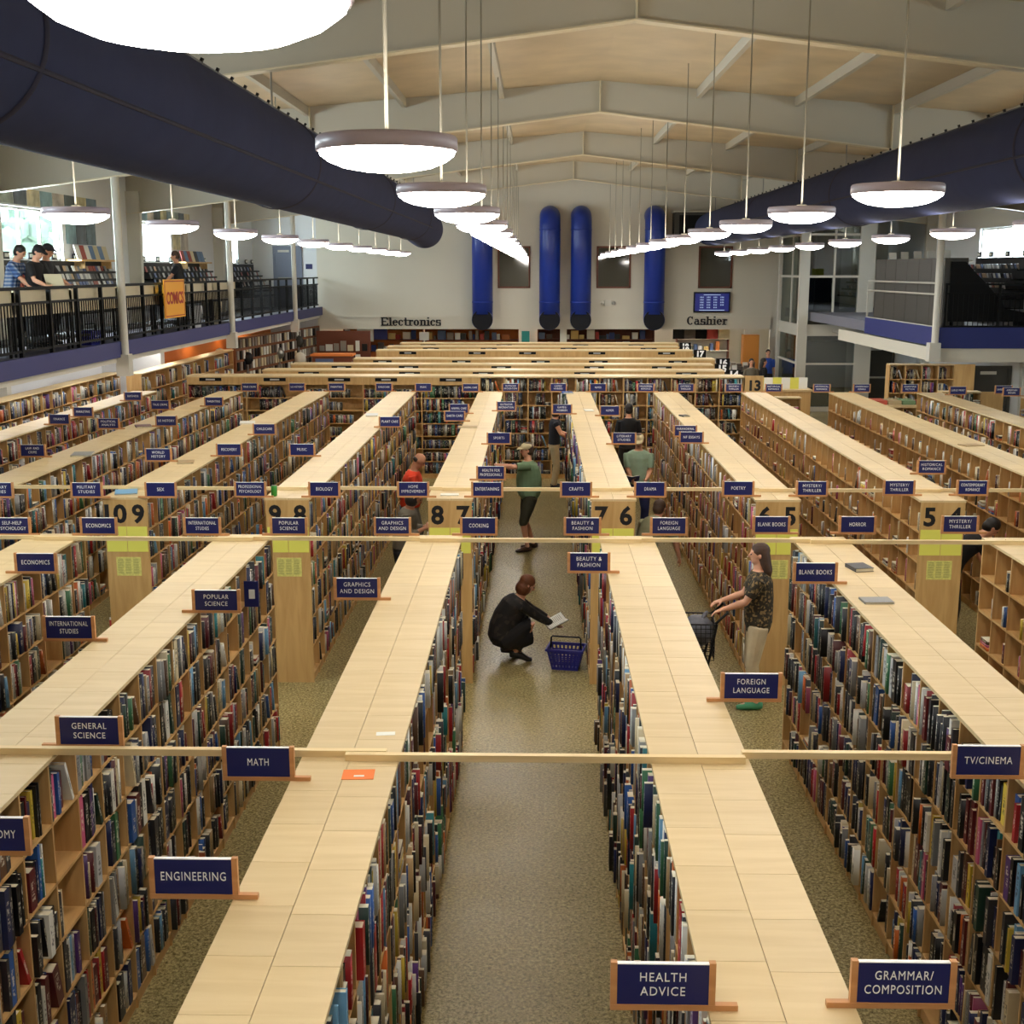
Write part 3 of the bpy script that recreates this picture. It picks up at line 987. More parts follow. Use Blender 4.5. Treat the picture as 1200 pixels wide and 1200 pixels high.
# lettering on the header, slab serifs built from strokes
SER = {
    'E': ([(0, 0, 0.16, 1), (0, 0.86, 0.7, 1), (0, 0, 0.74, 0.14), (0, 0.44, 0.5, 0.56)], [(0.60, 0.70, 0.70, 1), (0.64, 0, 0.74, 0.30), (-0.08, 0.9, 0.2, 1), (-0.08, 0, 0.2, 0.1)], 0.82),
    'l': ([(0.14, 0, 0.30, 1)], [(0.0, 0, 0.44, 0.1), (0.0, 0.9, 0.2, 1)], 0.46),
    't': ([(0.14, 0.06, 0.30, 0.95)], [(0, 0.6, 0.5, 0.7), (0.24, 0, 0.5, 0.11)], 0.54),
    'r': ([(0.12, 0, 0.28, 0.7)], [(0, 0, 0.44, 0.1), (0, 0.6, 0.2, 0.7), (0.28, 0.5, 0.56, 0.68)], 0.62),
    'n': ([(0.12, 0, 0.28, 0.7), (0.52, 0, 0.68, 0.62)], [(0, 0, 0.36, 0.1), (0.44, 0, 0.78, 0.1), (0, 0.6, 0.2, 0.7), (0.28, 0.55, 0.62, 0.70)], 0.82),
    'i': ([(0.12, 0, 0.28, 0.7), (0.10, 0.82, 0.28, 1.0)], [(0, 0, 0.4, 0.1), (0, 0.6, 0.2, 0.7)], 0.44),
    'h': ([(0.12, 0, 0.28, 1.0), (0.52, 0, 0.68, 0.62)], [(0, 0, 0.36, 0.1), (0.44, 0, 0.78, 0.1), (0, 0.9, 0.2, 1), (0.28, 0.55, 0.62, 0.70)], 0.82),
    's': ([(0.06, 0.59, 0.56, 0.71), (0.06, 0.30, 0.56, 0.42), (0.06, 0, 0.56, 0.12), (0.04, 0.36, 0.18, 0.66), (0.44, 0.06, 0.58, 0.36)], [(0.02, 0, 0.10, 0.22), (0.48, 0.50, 0.56, 0.70)], 0.66),
}


def arcs(mb, cx, cy, rx, ry, w, a0, a1, o, S, y):
    n = 18
    pts = []
    for k in range(n + 1):
        a = a0 + (a1 - a0) * k / n
        t = w * 1.25 * (0.6 + 0.4 * abs(math.cos(a)))
        pts.append(((cx + rx * math.cos(a)), (cy + ry * math.sin(a)), (cx + (rx - t) * math.cos(a)), (cy + (ry - t * 0.75) * math.sin(a))))
    for k in range(n):
        A, B = pts[k], pts[k + 1]
        q = [(A[0], A[1]), (B[0], B[1]), (B[2], B[3]), (A[2], A[3])]
        v = [(o + x * S, y, z * S) for x, z in q] + [(o + x * S, y + 0.03, z * S) for x, z in q]
        mb.poly(v, [(0, 1, 2, 3), (4, 7, 6, 5), (0, 4, 5, 1), (3, 2, 6, 7), (0, 3, 7, 4), (1, 5, 6, 2)])


def slab_sign(name, word, x0, x1, z0, label):
    t = thing(name, label, 'sign', (x0, YB - 0.12, z0))
    adv = []
    for ch in word:
        adv.append(SER[ch][2] if ch in SER else {'C': 0.86, 'a': 0.74, 'c': 0.66, 'e': 0.68, 'o': 0.72}[ch])
    S = (x1 - x0) / sum(adv)
    o = 0.0
    for ch, w in zip(word, adv):
        mb = MB()
        if ch in SER:
            for a, b, c, d in SER[ch][0] + SER[ch][1]:
                mb.box(o + (a - 0.02) * S, o + (c + 0.03) * S, 0, 0.03, b * S, d * S)
        elif ch == 'C':
            arcs(mb, 0.40, 0.5, 0.40, 0.5, 0.18, 0.75, 2 * PI - 0.75, o, S, 0)
            mb.box(o + 0.62 * S, o + 0.70 * S, 0, 0.03, 0.66 * S, 1.0 * S)
        elif ch == 'o':
            arcs(mb, 0.33, 0.35, 0.33, 0.36, 0.18, 0, 2 * PI, o, S, 0)
        elif ch == 'c':
            arcs(mb, 0.32, 0.35, 0.32, 0.36, 0.17, 0.8, 2 * PI - 0.7, o, S, 0)
            mb.box(o + 0.42 * S, o + 0.58 * S, 0, 0.03, 0.46 * S, 0.62 * S)
        elif ch == 'e':
            arcs(mb, 0.32, 0.35, 0.32, 0.36, 0.17, 0.05, 2 * PI - 0.7, o, S, 0)
            mb.box(o + 0.08 * S, o + 0.62 * S, 0, 0.03, 0.33 * S, 0.42 * S)
        elif ch == 'a':
            arcs(mb, 0.28, 0.24, 0.28, 0.25, 0.15, 0.6, 2 * PI - 0.4, o, S, 0)
            arcs(mb, 0.30, 0.46, 0.26, 0.25, 0.15, -0.1, 2.7, o, S, 0)
            mb.box(o + 0.42 * S, o + 0.57 * S, 0, 0.03, 0.0, 0.5 * S)
            mb.box(o + 0.42 * S, o + 0.70 * S, 0, 0.03, 0.0, 0.1 * S)
        mb.build('letter', M['black_letter'], t)
        o += w * S


slab_sign('department_sign', 'Electronics', -5.60, -3.45, 2.52, 'black slab-serif lettering ELECTRONICS on the far wall header')
slab_sign('department_sign', 'Cashier', 5.35, 6.80, 2.56, 'black slab-serif lettering CASHIER on the far wall header')

# queue monitor and emergency light
t = thing('wall_monitor', 'dark blue screen of number rows above the CASHIER lettering', 'screen', (6.22, YB - 0.12, 3.0))
MB().box(-0.65, 0.65, -0.02, 0.06, 0, 0.72).build('bezel', M['black_plastic'], t)
MB().box(-0.60, 0.60, -0.026, -0.02, 0.05, 0.67).build('screen', M['screen'], t)
mb = MB()
for r in range(5):
    for c in range(4):
        if r == 4 and c == 3:
            continue
        for k in range(3):
            mb.box(-0.42 + c * 0.24 + k * 0.045, -0.42 + c * 0.24 + k * 0.045 + 0.022, -0.029, -0.026, 0.515 - r * 0.09, 0.555 - r * 0.09)
mb.box(-0.3, 0.3, -0.029, -0.026, 0.61, 0.63)
mb.box(-0.45, 0.45, -0.029, -0.026, 0.07, 0.09)
mb.build('digits', M['screen_text'], t)
MB().box(-0.1, 0.1, 0.06, 0.115, 0.25, 0.45).build('bracket', M['black_plastic'], t)
t = thing('emergency_light', 'small two-headed emergency light on the far wall between window and duct', 'light fitting', (2.52, YB - 0.1, 3.33))
MB().box(-0.12, 0.12, 0, 0.1, -0.1, 0.1).build('body', M['steel_white'], t)
for q in (-1, 1):
    MB().tube([(q * 0.2, -0.06, 0), (q * 0.2, 0.08, 0)], 0.07, 12).build('lamp_head', M['steel_white'], t, True)

# long blue fabric ducts under the roof -----------------------------------
for side, x, z, y1, lab in ((0, -3.06, 5.73, 35.0, 'long round blue fabric duct hanging on the left, with a rounded end'),
                            (1, 5.52, 5.77, 41.5, 'long round blue fabric duct hanging on the right, running to the far wall')):
    r = 0.52
    t = thing('fabric_duct', lab, 'duct', (x, 0, z), 0, 'blue fabric ducts under the roof')
    mb = MB()
    pts, rad = [], []
    y = 1.0 if side == 0 else -1.0
    while y < y1 - 4:
        pts.append((0, y, 0))
        rad.append(r)
        y += 2.0
    for q, dz, rr in ((-4, 0, r), (-3.0, -0.02, r), (-1.6, -0.10, r * 1.0), (-0.8, -0.16, r * 0.97), (-0.3, -0.20, r * 0.85), (-0.08, -0.22, r * 0.6), (0, -0.22, r * 0.2)):
        pts.append((0, y1 + q, dz if side == 0 else 0))
        rad.append(rr)
    mb.tube(pts, rad, 40, (1, 0, 0))
    mb.build('fabric_tube', M['duct'], t, True)
    k = 0
    for yy in ((6.7, 14.9, 22.6, 30.2) if side == 0 else (9.2, 13.6, 22.0, 30.5)):
        mb = MB()
        mb.tube([(0, yy - 0.03, 0), (0, yy, 0), (0, yy + 0.03, 0)], [r + 0.004, r + 0.018, r + 0.004], 40, (1, 0, 0), 0, False)
        mb.build('joint_ring', M['duct_seam'], t, True)
    a = -0.42 if side == 0 else PI + 0.22
    sm = MB().tube([(math.cos(a) * r, 1.5, math.sin(a) * r), (math.cos(a) * r, y1 - 4, math.sin(a) * r)], 0.016, 6)
    sm.build('seam', M['duct_seam'], t)
    ca = R_(62) if side == 0 else R_(108)
    RM = Matrix.Rotation(PI / 2 - ca, 4, 'Y')
    tr = MB().box(-0.012, 0.012, 0.5, y1 - 4.2, r + 0.0, r + 0.015, 0, RM)
    tr.build('track', M['black_plastic'], t)
    for i in range(60):
        yy = 4.0 + i * 0.52
        if yy > y1 - 4.2:
            break
        MB().box(-0.012, 0.012, yy, yy + 0.035, r - 0.07, r + 0.045, 0, RM).build('hanger_clip', M['black'], t)
    for yy in FRAMES:
        if 1 < yy < y1:
            MB().tube([(0, yy, r - 0.01), (0, yy, flange_z(x) - z - 0.03)], 0.012, 6).build('suspension_rod', M['chrome'], t)
# end box at the far right where the duct meets the wall
t = thing('air_handler', 'dark square air handling box high on the far wall by the right duct', 'air handler', (5.75, YB - 0.9, 5.9))
MB().box(-1.0, 0.6, 0, 0.88, -0.3, 0.55).build('casing', M['dark_grey'], t)
MB().box(-0.85, 0.45, -0.02, 0.0, -0.2, 0.45).build('grille', M['black'], t)
MB().box(-1.05, 0.65, -0.03, 0.88, 0.55, 0.60).build('cap_plate', M['rafter'], t)

# pendant lamps ------------------------------------------------------------
LAMP_Z = 5.0


def make_lamp(loc, drop):
    t = thing('pendant_lamp', None, 'lamp', loc, 0, 'round pendant lamps')
    MB().lathe([(0.0, 0.028), (0.276, 0.028), (0.278, 0.052), (0.292, 0.052), (0.300, 0.040), (0.300, -0.008), (0.285, -0.010)], 32).build('housing', M['lamp_rim'], t, True)
    MB().lathe([(0.292, -0.004), (0.285, -0.025), (0.25, -0.050), (0.19, -0.074), (0.10, -0.090), (0.0, -0.095)], 24).build('diffuser', M['diffuser'], t, True)
    MB().lathe([(0.10, 0.031), (0.262, 0.031)], 20).build('added_fill_ring', M['ceiling_fill'], t, True)  # unseen glowing ring, added on the lamp top to brighten the roof
    MB().tube([(0, 0, 0.03), (0, 0, 0.072)], [0.05, 0.045], 12).build('collar', M['lamp_rod'], t, True)
    MB().tube([(0, 0, 0.07), (0, 0, drop)], 0.008, 8).build('rod', M['lamp_rod'], t, True)
    return t


ROWN = ['the mezzanine-rail row', 'the left-centre row', 'the right-centre row', 'the right-duct row']
for ri, x in enumerate((-4.2, -0.64, 2.37, 5.7)):
    n = 0
    for k in range(-1 if ri == 1 else 0, 14):  # extra lamp behind the viewpoint is unseen, added to light the foreground floor
        y = 2.4 + 3.03 * k
        if ri in (0, 3) and (y > 39 or y < 7):
            continue
        t = make_lamp((x, y, LAMP_Z), ceil_z(x) - LAMP_Z if ri < 3 else 0.29)
        if ri == 0 and y < 9 or ri == 3 and y < 13 or k < 0 or (ri == 2 and y < 4):
            t['label'] = 'round white pendant lamp outside the picture'
        else:
            t['label'] = 'glowing round pendant lamp, %s from the front in %s' % (ORD[n], ROWN[ri])
            n += 1

# ------------------------------------------------------------------ mezzanines
EL = -7.8
struct('floor_mezzanine_left', MB().box(XL, EL, YF, YB, 2.97, MZ), M['concrete'])
struct('trim_2', MB().box(EL, EL + 0.06, YF, YB, 2.90, MZ + 0.02), M['fascia'])
ER = 8.7
YR0, YR1 = 27.3, 33.2
struct('floor_mezzanine_right', MB().box(ER, XR, YR0, YB, 2.90, MZ), M['concrete'])
mb = MB()
mb.box(ER - 0.06, ER, YR0 - 0.06, YR1, 2.86, MZ + 0.1)
mb.box(ER - 0.06, XR, YR0 - 0.06, YR0, 2.82, MZ + 0.1)
struct('trim_3', mb, M['fascia_right'])
mb = MB()
mb.box(ER - 0.02, XR, YR0 - 0.02, YR1 + 3, 2.52, 2.82)
struct('beam_right', mb, M['wall'])
# railing on the left mezzanine, one section per pair of bays
y = 14.0
n = 0
while y < 44.5:
    y2 = min(y + 4.8, 44.8)
    t = thing('railing', 'black steel railing section on the left mezzanine, %s from the front' % ORD[n], 'railing', (EL - 0.06, y, MZ), 0, 'railing sections on the left mezzanine')
    L = y2 - y
    MB().box(-0.025, 0.025, 0, L, 1.02, 1.07).build('top_rail', M['black'], t)
    MB().box(-0.02, 0.02, 0, L, 0.80, 0.84).build('middle_rail', M['black'], t)
    MB().box(-0.02, 0.02, 0, L, 0.08, 0.12).build('bottom_rail', M['black'], t)
    np_ = 4
    for i in range(np_):
        MB().box(-0.03, 0.03, i * 1.2 - 0.03 + 0.03, i * 1.2 + 0.06, 0, 1.04).build('post', M['black'], t)
    for i in range(int(L / 0.11)):
        MB().box(-0.008, 0.008, 0.11 * i + 0.02, 0.11 * i + 0.036, 0.10, 0.82).build('baluster', M['black'], t)
    y = y2
    n += 1
# slim white columns along the mezzanine edges
for i, (x, y) in enumerate(((EL + 0.1, 14.8), (EL + 0.1, 23.1), (EL + 0.1, 31.4), (EL + 0.1, 39.7), (ER - 0.12, 27.1))):
    if i == 0:
        continue
    zt = flange_z(x)
    mb = MB().tube([(x, y, 2.62), (x, y, zt)], 0.075, 14)
    mb.box(x - 0.14, x + 0.1, y - 0.12, y + 0.12, 2.55, 2.95)
    struct('column', mb, M['steel_white'], False)
# COMICS banner
p = at_x(200, 347, EL)
t = thing('banner', 'yellow banner with red COMICS lettering hung on the left mezzanine railing', 'banner', (EL + 0.03, 27.0, MZ + 0.30), 0)
t.location = (EL + 0.08, p.y, MZ + 0.33)
MB().box(-0.01, 0.01, -0.75, 0.75, 0, 0.80).build('sheet', flat('banner_yellow', (236, 168, 40), 0.6), t)
text('lettering', 'COMICS', t, (0.014, 0, 0.40), 0.34, flat('banner_red', (170, 40, 24), 0.6), 1.25, (PI / 2, 0, PI / 2), 0.012)
mb = MB()
for a, b, c, d in ((-0.70, 0.70, 0.03, 0.05), (-0.70, 0.70, 0.75, 0.77), (-0.71, -0.69, 0.03, 0.77), (0.69, 0.71, 0.03, 0.77)):
    mb.box(0.010, 0.014, a, b, c, d)
mb.build('border', flat('banner_red2', (170, 40, 24), 0.6), t)

# record bins behind the left railing
for i in range(8):
    y = 14.2 + i * 2.35
    t = thing('record_bin', 'cream-sided record bin behind the left mezzanine railing, %s from the front' % ORD[i], 'record bin', (EL - 0.55, y, MZ), 0, 'record bins on the left mezzanine')
    mb = MB()
    mb.box(-0.40, 0.40, 0, 2.28, 0.62, 0.66)
    mb.box(0.37, 0.40, 0, 2.28, 0.66, 1.02)
    mb.box(-0.40, -0.37, 0, 2.28, 0.66, 0.96)
    mb.box(-0.40, 0.40, 0, 0.03, 0.66, 0.99)
    mb.box(-0.40, 0.40, 2.25, 2.28, 0.66, 0.99)
    mb.build('bin', M['cream'], t)
    MB().box(-0.38, 0.38, 0.02, 2.26, 0.18, 0.20).build('under_shelf', M['black_plastic'], t)
    for a in (0.04, 2.20):
        for b in (-0.36, 0.33):
            MB().box(b, b + 0.04, a, a + 0.04, 0, 0.62).build('leg', M['black_plastic'], t)
    for k in range(9):
        sl = rng.choice([(210, 205, 190), (60, 60, 66), (120, 90, 70), (70, 90, 120), (180, 170, 150)])
        MB().box(-0.34, 0.34, 0.08 + k * 0.24, 0.26 + k * 0.24, 0.665, 0.965).build('record', flat('record_sleeve', sl, 0.5) if i == 0 else bpy.data.materials['record_sleeve' + ('.%03d' % rng.randint(1, 8))], t)
    if i in (2, 4, 5):
        pass
# white boxes and basket on the mezzanine floor
for i, (px, py, w, h, m) in enumerate(((222, 375, 0.5, 0.5, 'wall_cool'), (246, 372, 0.45, 0.55, 'cream'))):
    p = at_x(px, py + 6, EL - 0.35)
    t = thing('storage_tub', ['pale blue-white tub on the mezzanine floor behind the railing', 'beige tub on the mezzanine floor behind the railing'][i], 'tub', (EL - 0.28, p.y, MZ), 0)
    mb = MB()
    mb.lathe([(0.0, 0.01), (0.20, 0.0), (0.24, h), (0.25, h), (0.25, h - 0.03), (0.20, 0.02)], 4)
    mb.build('tub', M[m], t)


def make_basket(name, label, loc, rz):
    """hand basket: slotted blue body, rim, folded wire handle"""
    t = thing(name, label, 'shopping basket', loc, rz)
    w0, d0, w1, d1, h = 0.15, 0.105, 0.205, 0.15, 0.24
    mb = MB()

    def pt(side, u, v):
        w, d = w0 + (w1 - w0) * v, d0 + (d1 - d0) * v
        z = 0.01 + h * v
        return {0: (-w + 2 * w * u, -d, z), 1: (w, -d + 2 * d * u, z), 2: (w - 2 * w * u, d, z), 3: (-w, d - 2 * d * u, z)}[side]
    rows = [(0, 0.10), (0.10, 0.22), (0.22, 0.30), (0.30, 0.44), (0.44, 0.52), (0.52, 0.66), (0.66, 0.74), (0.74, 0.88), (0.88, 1.0)]
    for sd in range(4):
        nc = 17 if sd % 2 == 0 else 13
        for ri, (a, b) in enumerate(rows):
            slot = ri % 2 == 1
            for c in range(nc):
                if slot and c % 2 == 1:
                    continue
                u0, u1 = c / nc, (c + 1) / nc
                q = [Vector(pt(sd, u0, a)), Vector(pt(sd, u1, a)), Vector(pt(sd, u1, b)), Vector(pt(sd, u0, b))]
                n = (q[1] - q[0]).cross(q[3] - q[0]).normalized() * 0.004
                mb.poly(q + [x - n for x in q], [(0, 1, 2, 3), (4, 7, 6, 5), (0, 4, 5, 1), (2, 6, 7, 3), (0, 3, 7, 4), (1, 5, 6, 2)])
    mb.box(-w0, w0, -d0, d0, 0.0, 0.012)
    mb.build('basket_body', M['basket'], t)
    mb = MB()
    for sx0, sx1, sy0, sy1 in ((-w1 - 0.012, w1 + 0.012, -d1 - 0.012, -d1 + 0.006), (-w1 - 0.012, w1 + 0.012, d1 - 0.006, d1 + 0.012), (-w1 - 0.012, -w1 + 0.006, -d1, d1), (w1 - 0.006, w1 + 0.012, -d1, d1)):
        mb.box(sx0, sx1, sy0, sy1, h - 0.01, h + 0.015)
    mb.build('rim', M['basket'], t)
    mb = MB()
    mb.tube([(-w1 + 0.03, -0.02, h), (-w1 + 0.035, -0.02, h + 0.12), (-w1 + 0.05, -0.02, h + 0.135), (w1 - 0.05, -0.02, h + 0.135), (w1 - 0.035, -0.02, h + 0.12), (w1 - 0.03, -0.02, h)], 0.010, 8)
    mb.build('handle', M['black_plastic'], t, True)
    return t


make_basket('shopping_basket', 'blue slotted shopping basket on the aisle floor beside the crouching woman', (0.345, 13.66, 0), -0.18)
make_basket('shopping_basket', 'blue shopping basket on the mezzanine floor behind the left railing', (-8.05, 22.3, MZ), 1.4)

# wire shopping cart
t = thing('shopping_cart', 'black wire shopping cart with a grey bag, pushed by the long-haired woman', 'shopping cart', (1.62, 12.45, 0), -0.05)
mb = MB()
x0, x1, yb0, z0, z1 = -0.36, 0.22, 0.22, 0.55, 0.94
for k in range(9):
    zz = z0 + (z1 - z0) * k / 8
    g = 0.85 + 0.15 * k / 8
    loop = [(x0 * g, -yb0 * g, zz), (x1, -yb0 * g, zz), (x1, yb0 * g, zz), (x0 * g, yb0 * g, zz), (x0 * g, -yb0 * g, zz)]
    for a, b in zip(loop, loop[1:]):
        mb.tube([a, b], 0.004 if k < 8 else 0.009, 6)
for k in range(13):
    xx = x0 * 0.85 + (x1 - x0 * 0.85) * k / 12
    xt = x0 + (x1 - x0) * k / 12
    for q in (-1, 1):
        mb.tube([(xx, q * yb0 * 0.85, z0), (xt, q * yb0, z1)], 0.0035, 5)
    mb.tube([(xx, -yb0 * 0.85, z0), (xx, yb0 * 0.85, z0)], 0.0035, 5)
for k in range(9):
    yy = -yb0 + 2 * yb0 * k / 8
    mb.tube([(x0 * 0.85, yy * 0.85, z0), (x0, yy, z1)], 0.0035, 5)
    mb.tube([(x1, yy * 0.85, z0), (x1, yy, z1)], 0.0035, 5)
mb.build('wire_basket', M['black_plastic'], t)
mb = MB()
for q in (-1, 1):
    mb.tube([(x1 + 0.02, q * 0.2, 0.94), (x1 - 0.06, q * 0.2, 0.5), (x1 + 0.05, q * 0.22, 0.13)], 0.013, 8)
    mb.tube([(x1 - 0.05, q * 0.2, 0.53), (x0 + 0.06, q * 0.18, 0.5)], 0.012, 8)
    mb.tube([(x0 + 0.02, q * 0.18, 0.14), (x1 + 0.05, q * 0.22, 0.15)], 0.012, 8)
    mb.tube([(x0 + 0.06, q * 0.18, 0.5), (x0 + 0.05, q * 0.18, 0.14)], 0.012, 8)
mb.build('frame', M['black_plastic'], t)
mb = MB().tube([(x1 + 0.0, -0.2, 0.94), (x1 + 0.12, -0.2, 1.06), (x1 + 0.13, 0.0, 1.06), (x1 + 0.12, 0.2, 1.06), (x1, 0.2, 0.94)], 0.014, 8)
mb.build('handle', M['black_plastic'], t, True)
for a in (x0 + 0.03, x1 + 0.04):
    for q in (-1, 1):
        MB().tube([(a, q * 0.2 - 0.012, 0.06), (a, q * 0.2 + 0.012, 0.06)], 0.06, 14).build('wheel', M['black'], t, True)
mb = MB()
mb.ball((0.06, -0.02, 0.82), (0.17, 0.17, 0.17), 12)
mb.tube([(0.05, -0.12, 0.86), (0.12, -0.05, 1.0), (0.16, 0.06, 0.99), (0.10, 0.12, 0.86)], 0.02, 8)
o = mb.build('handbag', flat('grey_bag', (92, 94, 104), 0.55, 0, 0.25, 14), None, True)
o.location = (1.62, 12.45, 0)
tag(o, 'crumpled grey handbag sitting in the black wire shopping cart', 'bag')

# ------------------------------------------------------------------ CD racks, posters on the mezzanine walls
DISC = [flat('disc_case_' + n, c, 0.3) for n, c in (('white', (215, 215, 215)), ('grey', (140, 142, 148)), ('dark', (70, 70, 76)), ('tan', (170, 140, 110)), ('blue', (80, 100, 150)), ('red', (150, 60, 50)))]
disc_meshes = []
for m in DISC:
    mb = MB().box(-0.068, 0.068, -0.006, 0.006, 0, 0.15)
    disc_meshes.append(mb.mesh('disc_case', m))


def disc_rack(label, x, y0, y1, q, tiers, zbase, step, ndisc, grp):
    """tiered wall rack: sloping black trays stepped back towards the wall, faced by disc cases; q is the way it faces"""
    t = thing('disc_rack', label, 'disc rack', (x, y0, zbase), 0)
    L = y1 - y0
    MB().box(-0.02, 0.02, 0, L, 0, tiers * step + 0.1).build('back_panel', M['black_plastic'], t)
    for i in range(tiers):
        off = q * (0.10 + (0.16 if tiers < 6 else 0.11) * (tiers - i))
        z = i * step
        mb = MB()
        mb.box(min(0, off), max(0, off), 0, L, z, z + 0.02)
        mb.box(min(off, off + q * 0.015), max(off, off + q * 0.015), 0, L, z, z + 0.05)
        mb.build('tray', M['black_plastic'], t)
        n = min(ndisc, int(L / 0.145)) if not (tiers == 6 and i < 2) else 0
        for k in range(n):
            if rng.random() < 0.06:
                continue
            o = link('disc_case', rng.choice(disc_meshes), None, (x + off - q * (0.05 + rng.random() * 0.03), y0 + 0.09 + k * L / n, zbase + z + 0.021))
            o.rotation_euler = (q * 0 + 0, q * -0.35, q * PI / 2)
            o.rotation_euler = (0, 0, PI / 2)
            o.rotation_mode = 'XYZ'
            o.rotation_euler = (-q * 0.3, 0, q * PI / 2)
            tag(o, grp, 'disc case', grp)
    for k in range(int(L / 1.2) + 1):
        yy = min(0.3 + k * 1.2, L - 0.2)
        mb = MB().box(0.0, 0.02, yy - 0.14, yy + 0.14, tiers * step + 0.12, tiers * step + 0.26)
        pl = mb.build('label_holder', M['black_plastic'], t)
        MB().box(q * 0.021 - 0.001, q * 0.021 + 0.001 + 0.02 * (q > 0), yy - 0.10, yy + 0.10, tiers * step + 0.16, tiers * step + 0.23).build('label_card', M['paper'], pl)


disc_rack('black tiered disc rack under the nearest mezzanine window', XL + 0.05, 23.6, 29.6, 1, 6, MZ + 0.42, 0.165, 36, 'disc cases in the rack under the nearest mezzanine window')
disc_rack('black tiered disc rack under the middle mezzanine window', XL + 0.05, 32.0, 38.4, 1, 6, MZ + 0.42, 0.165, 16, 'disc cases in the rack under the middle mezzanine window')
disc_rack('black tiered disc rack under the farthest mezzanine window', XL + 0.05, 41.0, 44.8, 1, 6, MZ + 0.42, 0.165, 8, 'disc cases in the rack under the farthest mezzanine window')
disc_rack('black tiered disc rack under the right-hand side window', XR - 0.05, 32.0, 35.8, -1, 5, MZ + 0.35, 0.24, 19, 'disc cases in the rack under the right side window')

# strip of album posters above and beside the windows
PCOL = [(150, 160, 150), (120, 150, 160), (190, 180, 140), (90, 100, 110), (170, 160, 150), (110, 130, 140), (200, 190, 160), (80, 90, 90)]


def poster(x, y0, y1, z0, z1, c, label):
    o = MB().box(x, x + 0.012, y0, y1, z0, z1).build('poster', flat('poster_print', c, 0.5, 0, 0.45, 3.0))
    tag(o, label, 'poster', 'posters on the mezzanine wall')


n = 0
for a, b, nm in ((23.9, 29.2, 'nearest'), (32.4, 37.0, 'middle')):
    for k in range(8):
        w = (b - a) / 8
        poster(XL, a + k * w + 0.02, a + (k + 1) * w - 0.02, 5.76, 6.08, PCOL[(k * 3 + n) % 8], 'faded poster, %s along the strip above the %s mezzanine window' % (ORD[k], nm))
    n += 1
for k in range(3):
    poster(XL, 27.2 + k * 0.62, 27.78 + k * 0.62, 5.05, 5.66, PCOL[(k * 2 + 1) % 8], 'faded square poster, %s beside the nearest mezzanine window' % ORD[k])
for k in range(2):
    poster(XL, 35.2 + k * 0.8, 35.9 + k * 0.8, 5.05, 5.6, PCOL[(k * 2 + 2) % 8], 'faded square poster, %s beside the middle mezzanine window' % ORD[k])
# small wall shelves with leaning records
for i, (a, b, nm) in enumerate(((27.1, 29.5, 'nearest'), (35.2, 38.0, 'middle'))):
    t = thing('record_shelf', 'wooden wall shelf of leaning records beside the %s mezzanine window' % nm, 'shelf', (XL, a, 4.68), 0)
    MB().box(0, 0.35, 0, b - a, 0, 0.04).build('board', M['shelfboard'], t)
    for s_ in (0.3, b - a - 0.4):
        MB().box(0, 0.3, s_, s_ + 0.03, -0.16, 0).build('bracket', M['shelfboard'], t)
    for k in range(7):
        c = rng.choice([(225, 225, 220), (40, 40, 46), (150, 60, 50), (90, 120, 160), (200, 190, 160)])
        yy = a + 0.1 + k * (b - a - 0.4) / 7
        mb = MB().box(-0.01, 0.01, 0, 0.31, 0, 0.31, 0, Matrix.Rotation(-0.25, 4, 'Y'))
        o = mb.build('record_album', flat('album_sleeve', c, 0.5), None, False, (XL + 0.22, yy, 4.722))
        tag(o, 'record album, %s along the wall shelf beside the %s mezzanine window' % (ORD[k], nm), 'record', 'records on the mezzanine wall shelves')

# doors
def door(name, face_y, x0, x1, z0, z1, m, label_sign=False, handle_left=True):
    mb = MB()
    mb.box(x0 - 0.08, x0, face_y - 0.06, face_y, z0, z1 + 0.08)
    mb.box(x1, x1 + 0.08, face_y - 0.06, face_y, z0, z1 + 0.08)
    mb.box(x0, x1, face_y - 0.06, face_y, z1, z1 + 0.08)
    o = struct(name, mb, M['dark_grey'] if not label_sign else M['grey_door'])
    MB().box(x0, x1, face_y - 0.03, face_y - 0.002, z0, z1).build('door_leaf', m, o)
    MB().box(x0 + 0.08, x1 - 0.08, face_y - 0.07, face_y - 0.03, z0 + 1.0, z0 + 1.06).build('push_bar', M['chrome'], o)
    MB().box(x0 + 0.1, x0 + 0.5, face_y - 0.05, face_y - 0.03, z1 - 0.14, z1 - 0.06).build('door_closer', M['steel_white'], o)
    return o


door('door_1', YB, -9.38, -8.5, MZ, MZ + 2.08, M['grey_door'], True)
o = MB().box(-8.30, -8.06, YB - 0.02, YB, MZ + 1.35, MZ + 1.53).build('wall_sign', M['navy'])
tag(o, 'small navy wall sign beside the grey mezzanine door', 'sign')

# ------------------------------------------------------------------ right mezzanine
t = thing('tall_panel_unit', 'row of tall dark grey panels along the right mezzanine edge', 'storage unit', (ER + 0.12, 27.5, MZ), 0)
for k in range(6):
    MB().box(0, 0.5, k * 0.93, k * 0.93 + 0.915, 0.06, 1.58).build('panel', M['dark_grey'], t)
MB().box(0, 0.5, 0, 5.6, 0, 0.06).build('plinth', M['black'], t)
for k in range(5):
    o = MB().box(-0.10, 0.10, -0.01, 0.01, 0, 0.17).build('label_card', M['paper'], None, False, (ER + 0.3, 28.0 + k * 1.05, MZ + 1.585))
    o.rotation_euler = (-0.15, 0, 0.2)
    tag(o, 'cream price card standing on the tall grey panels, %s from the front' % ORD[k], 'card', 'cards on the tall grey panels')
t = thing('railing', 'pale steel guard rail along the inner edge of the right mezzanine', 'railing', (ER - 0.02, 27.3, MZ), 0)
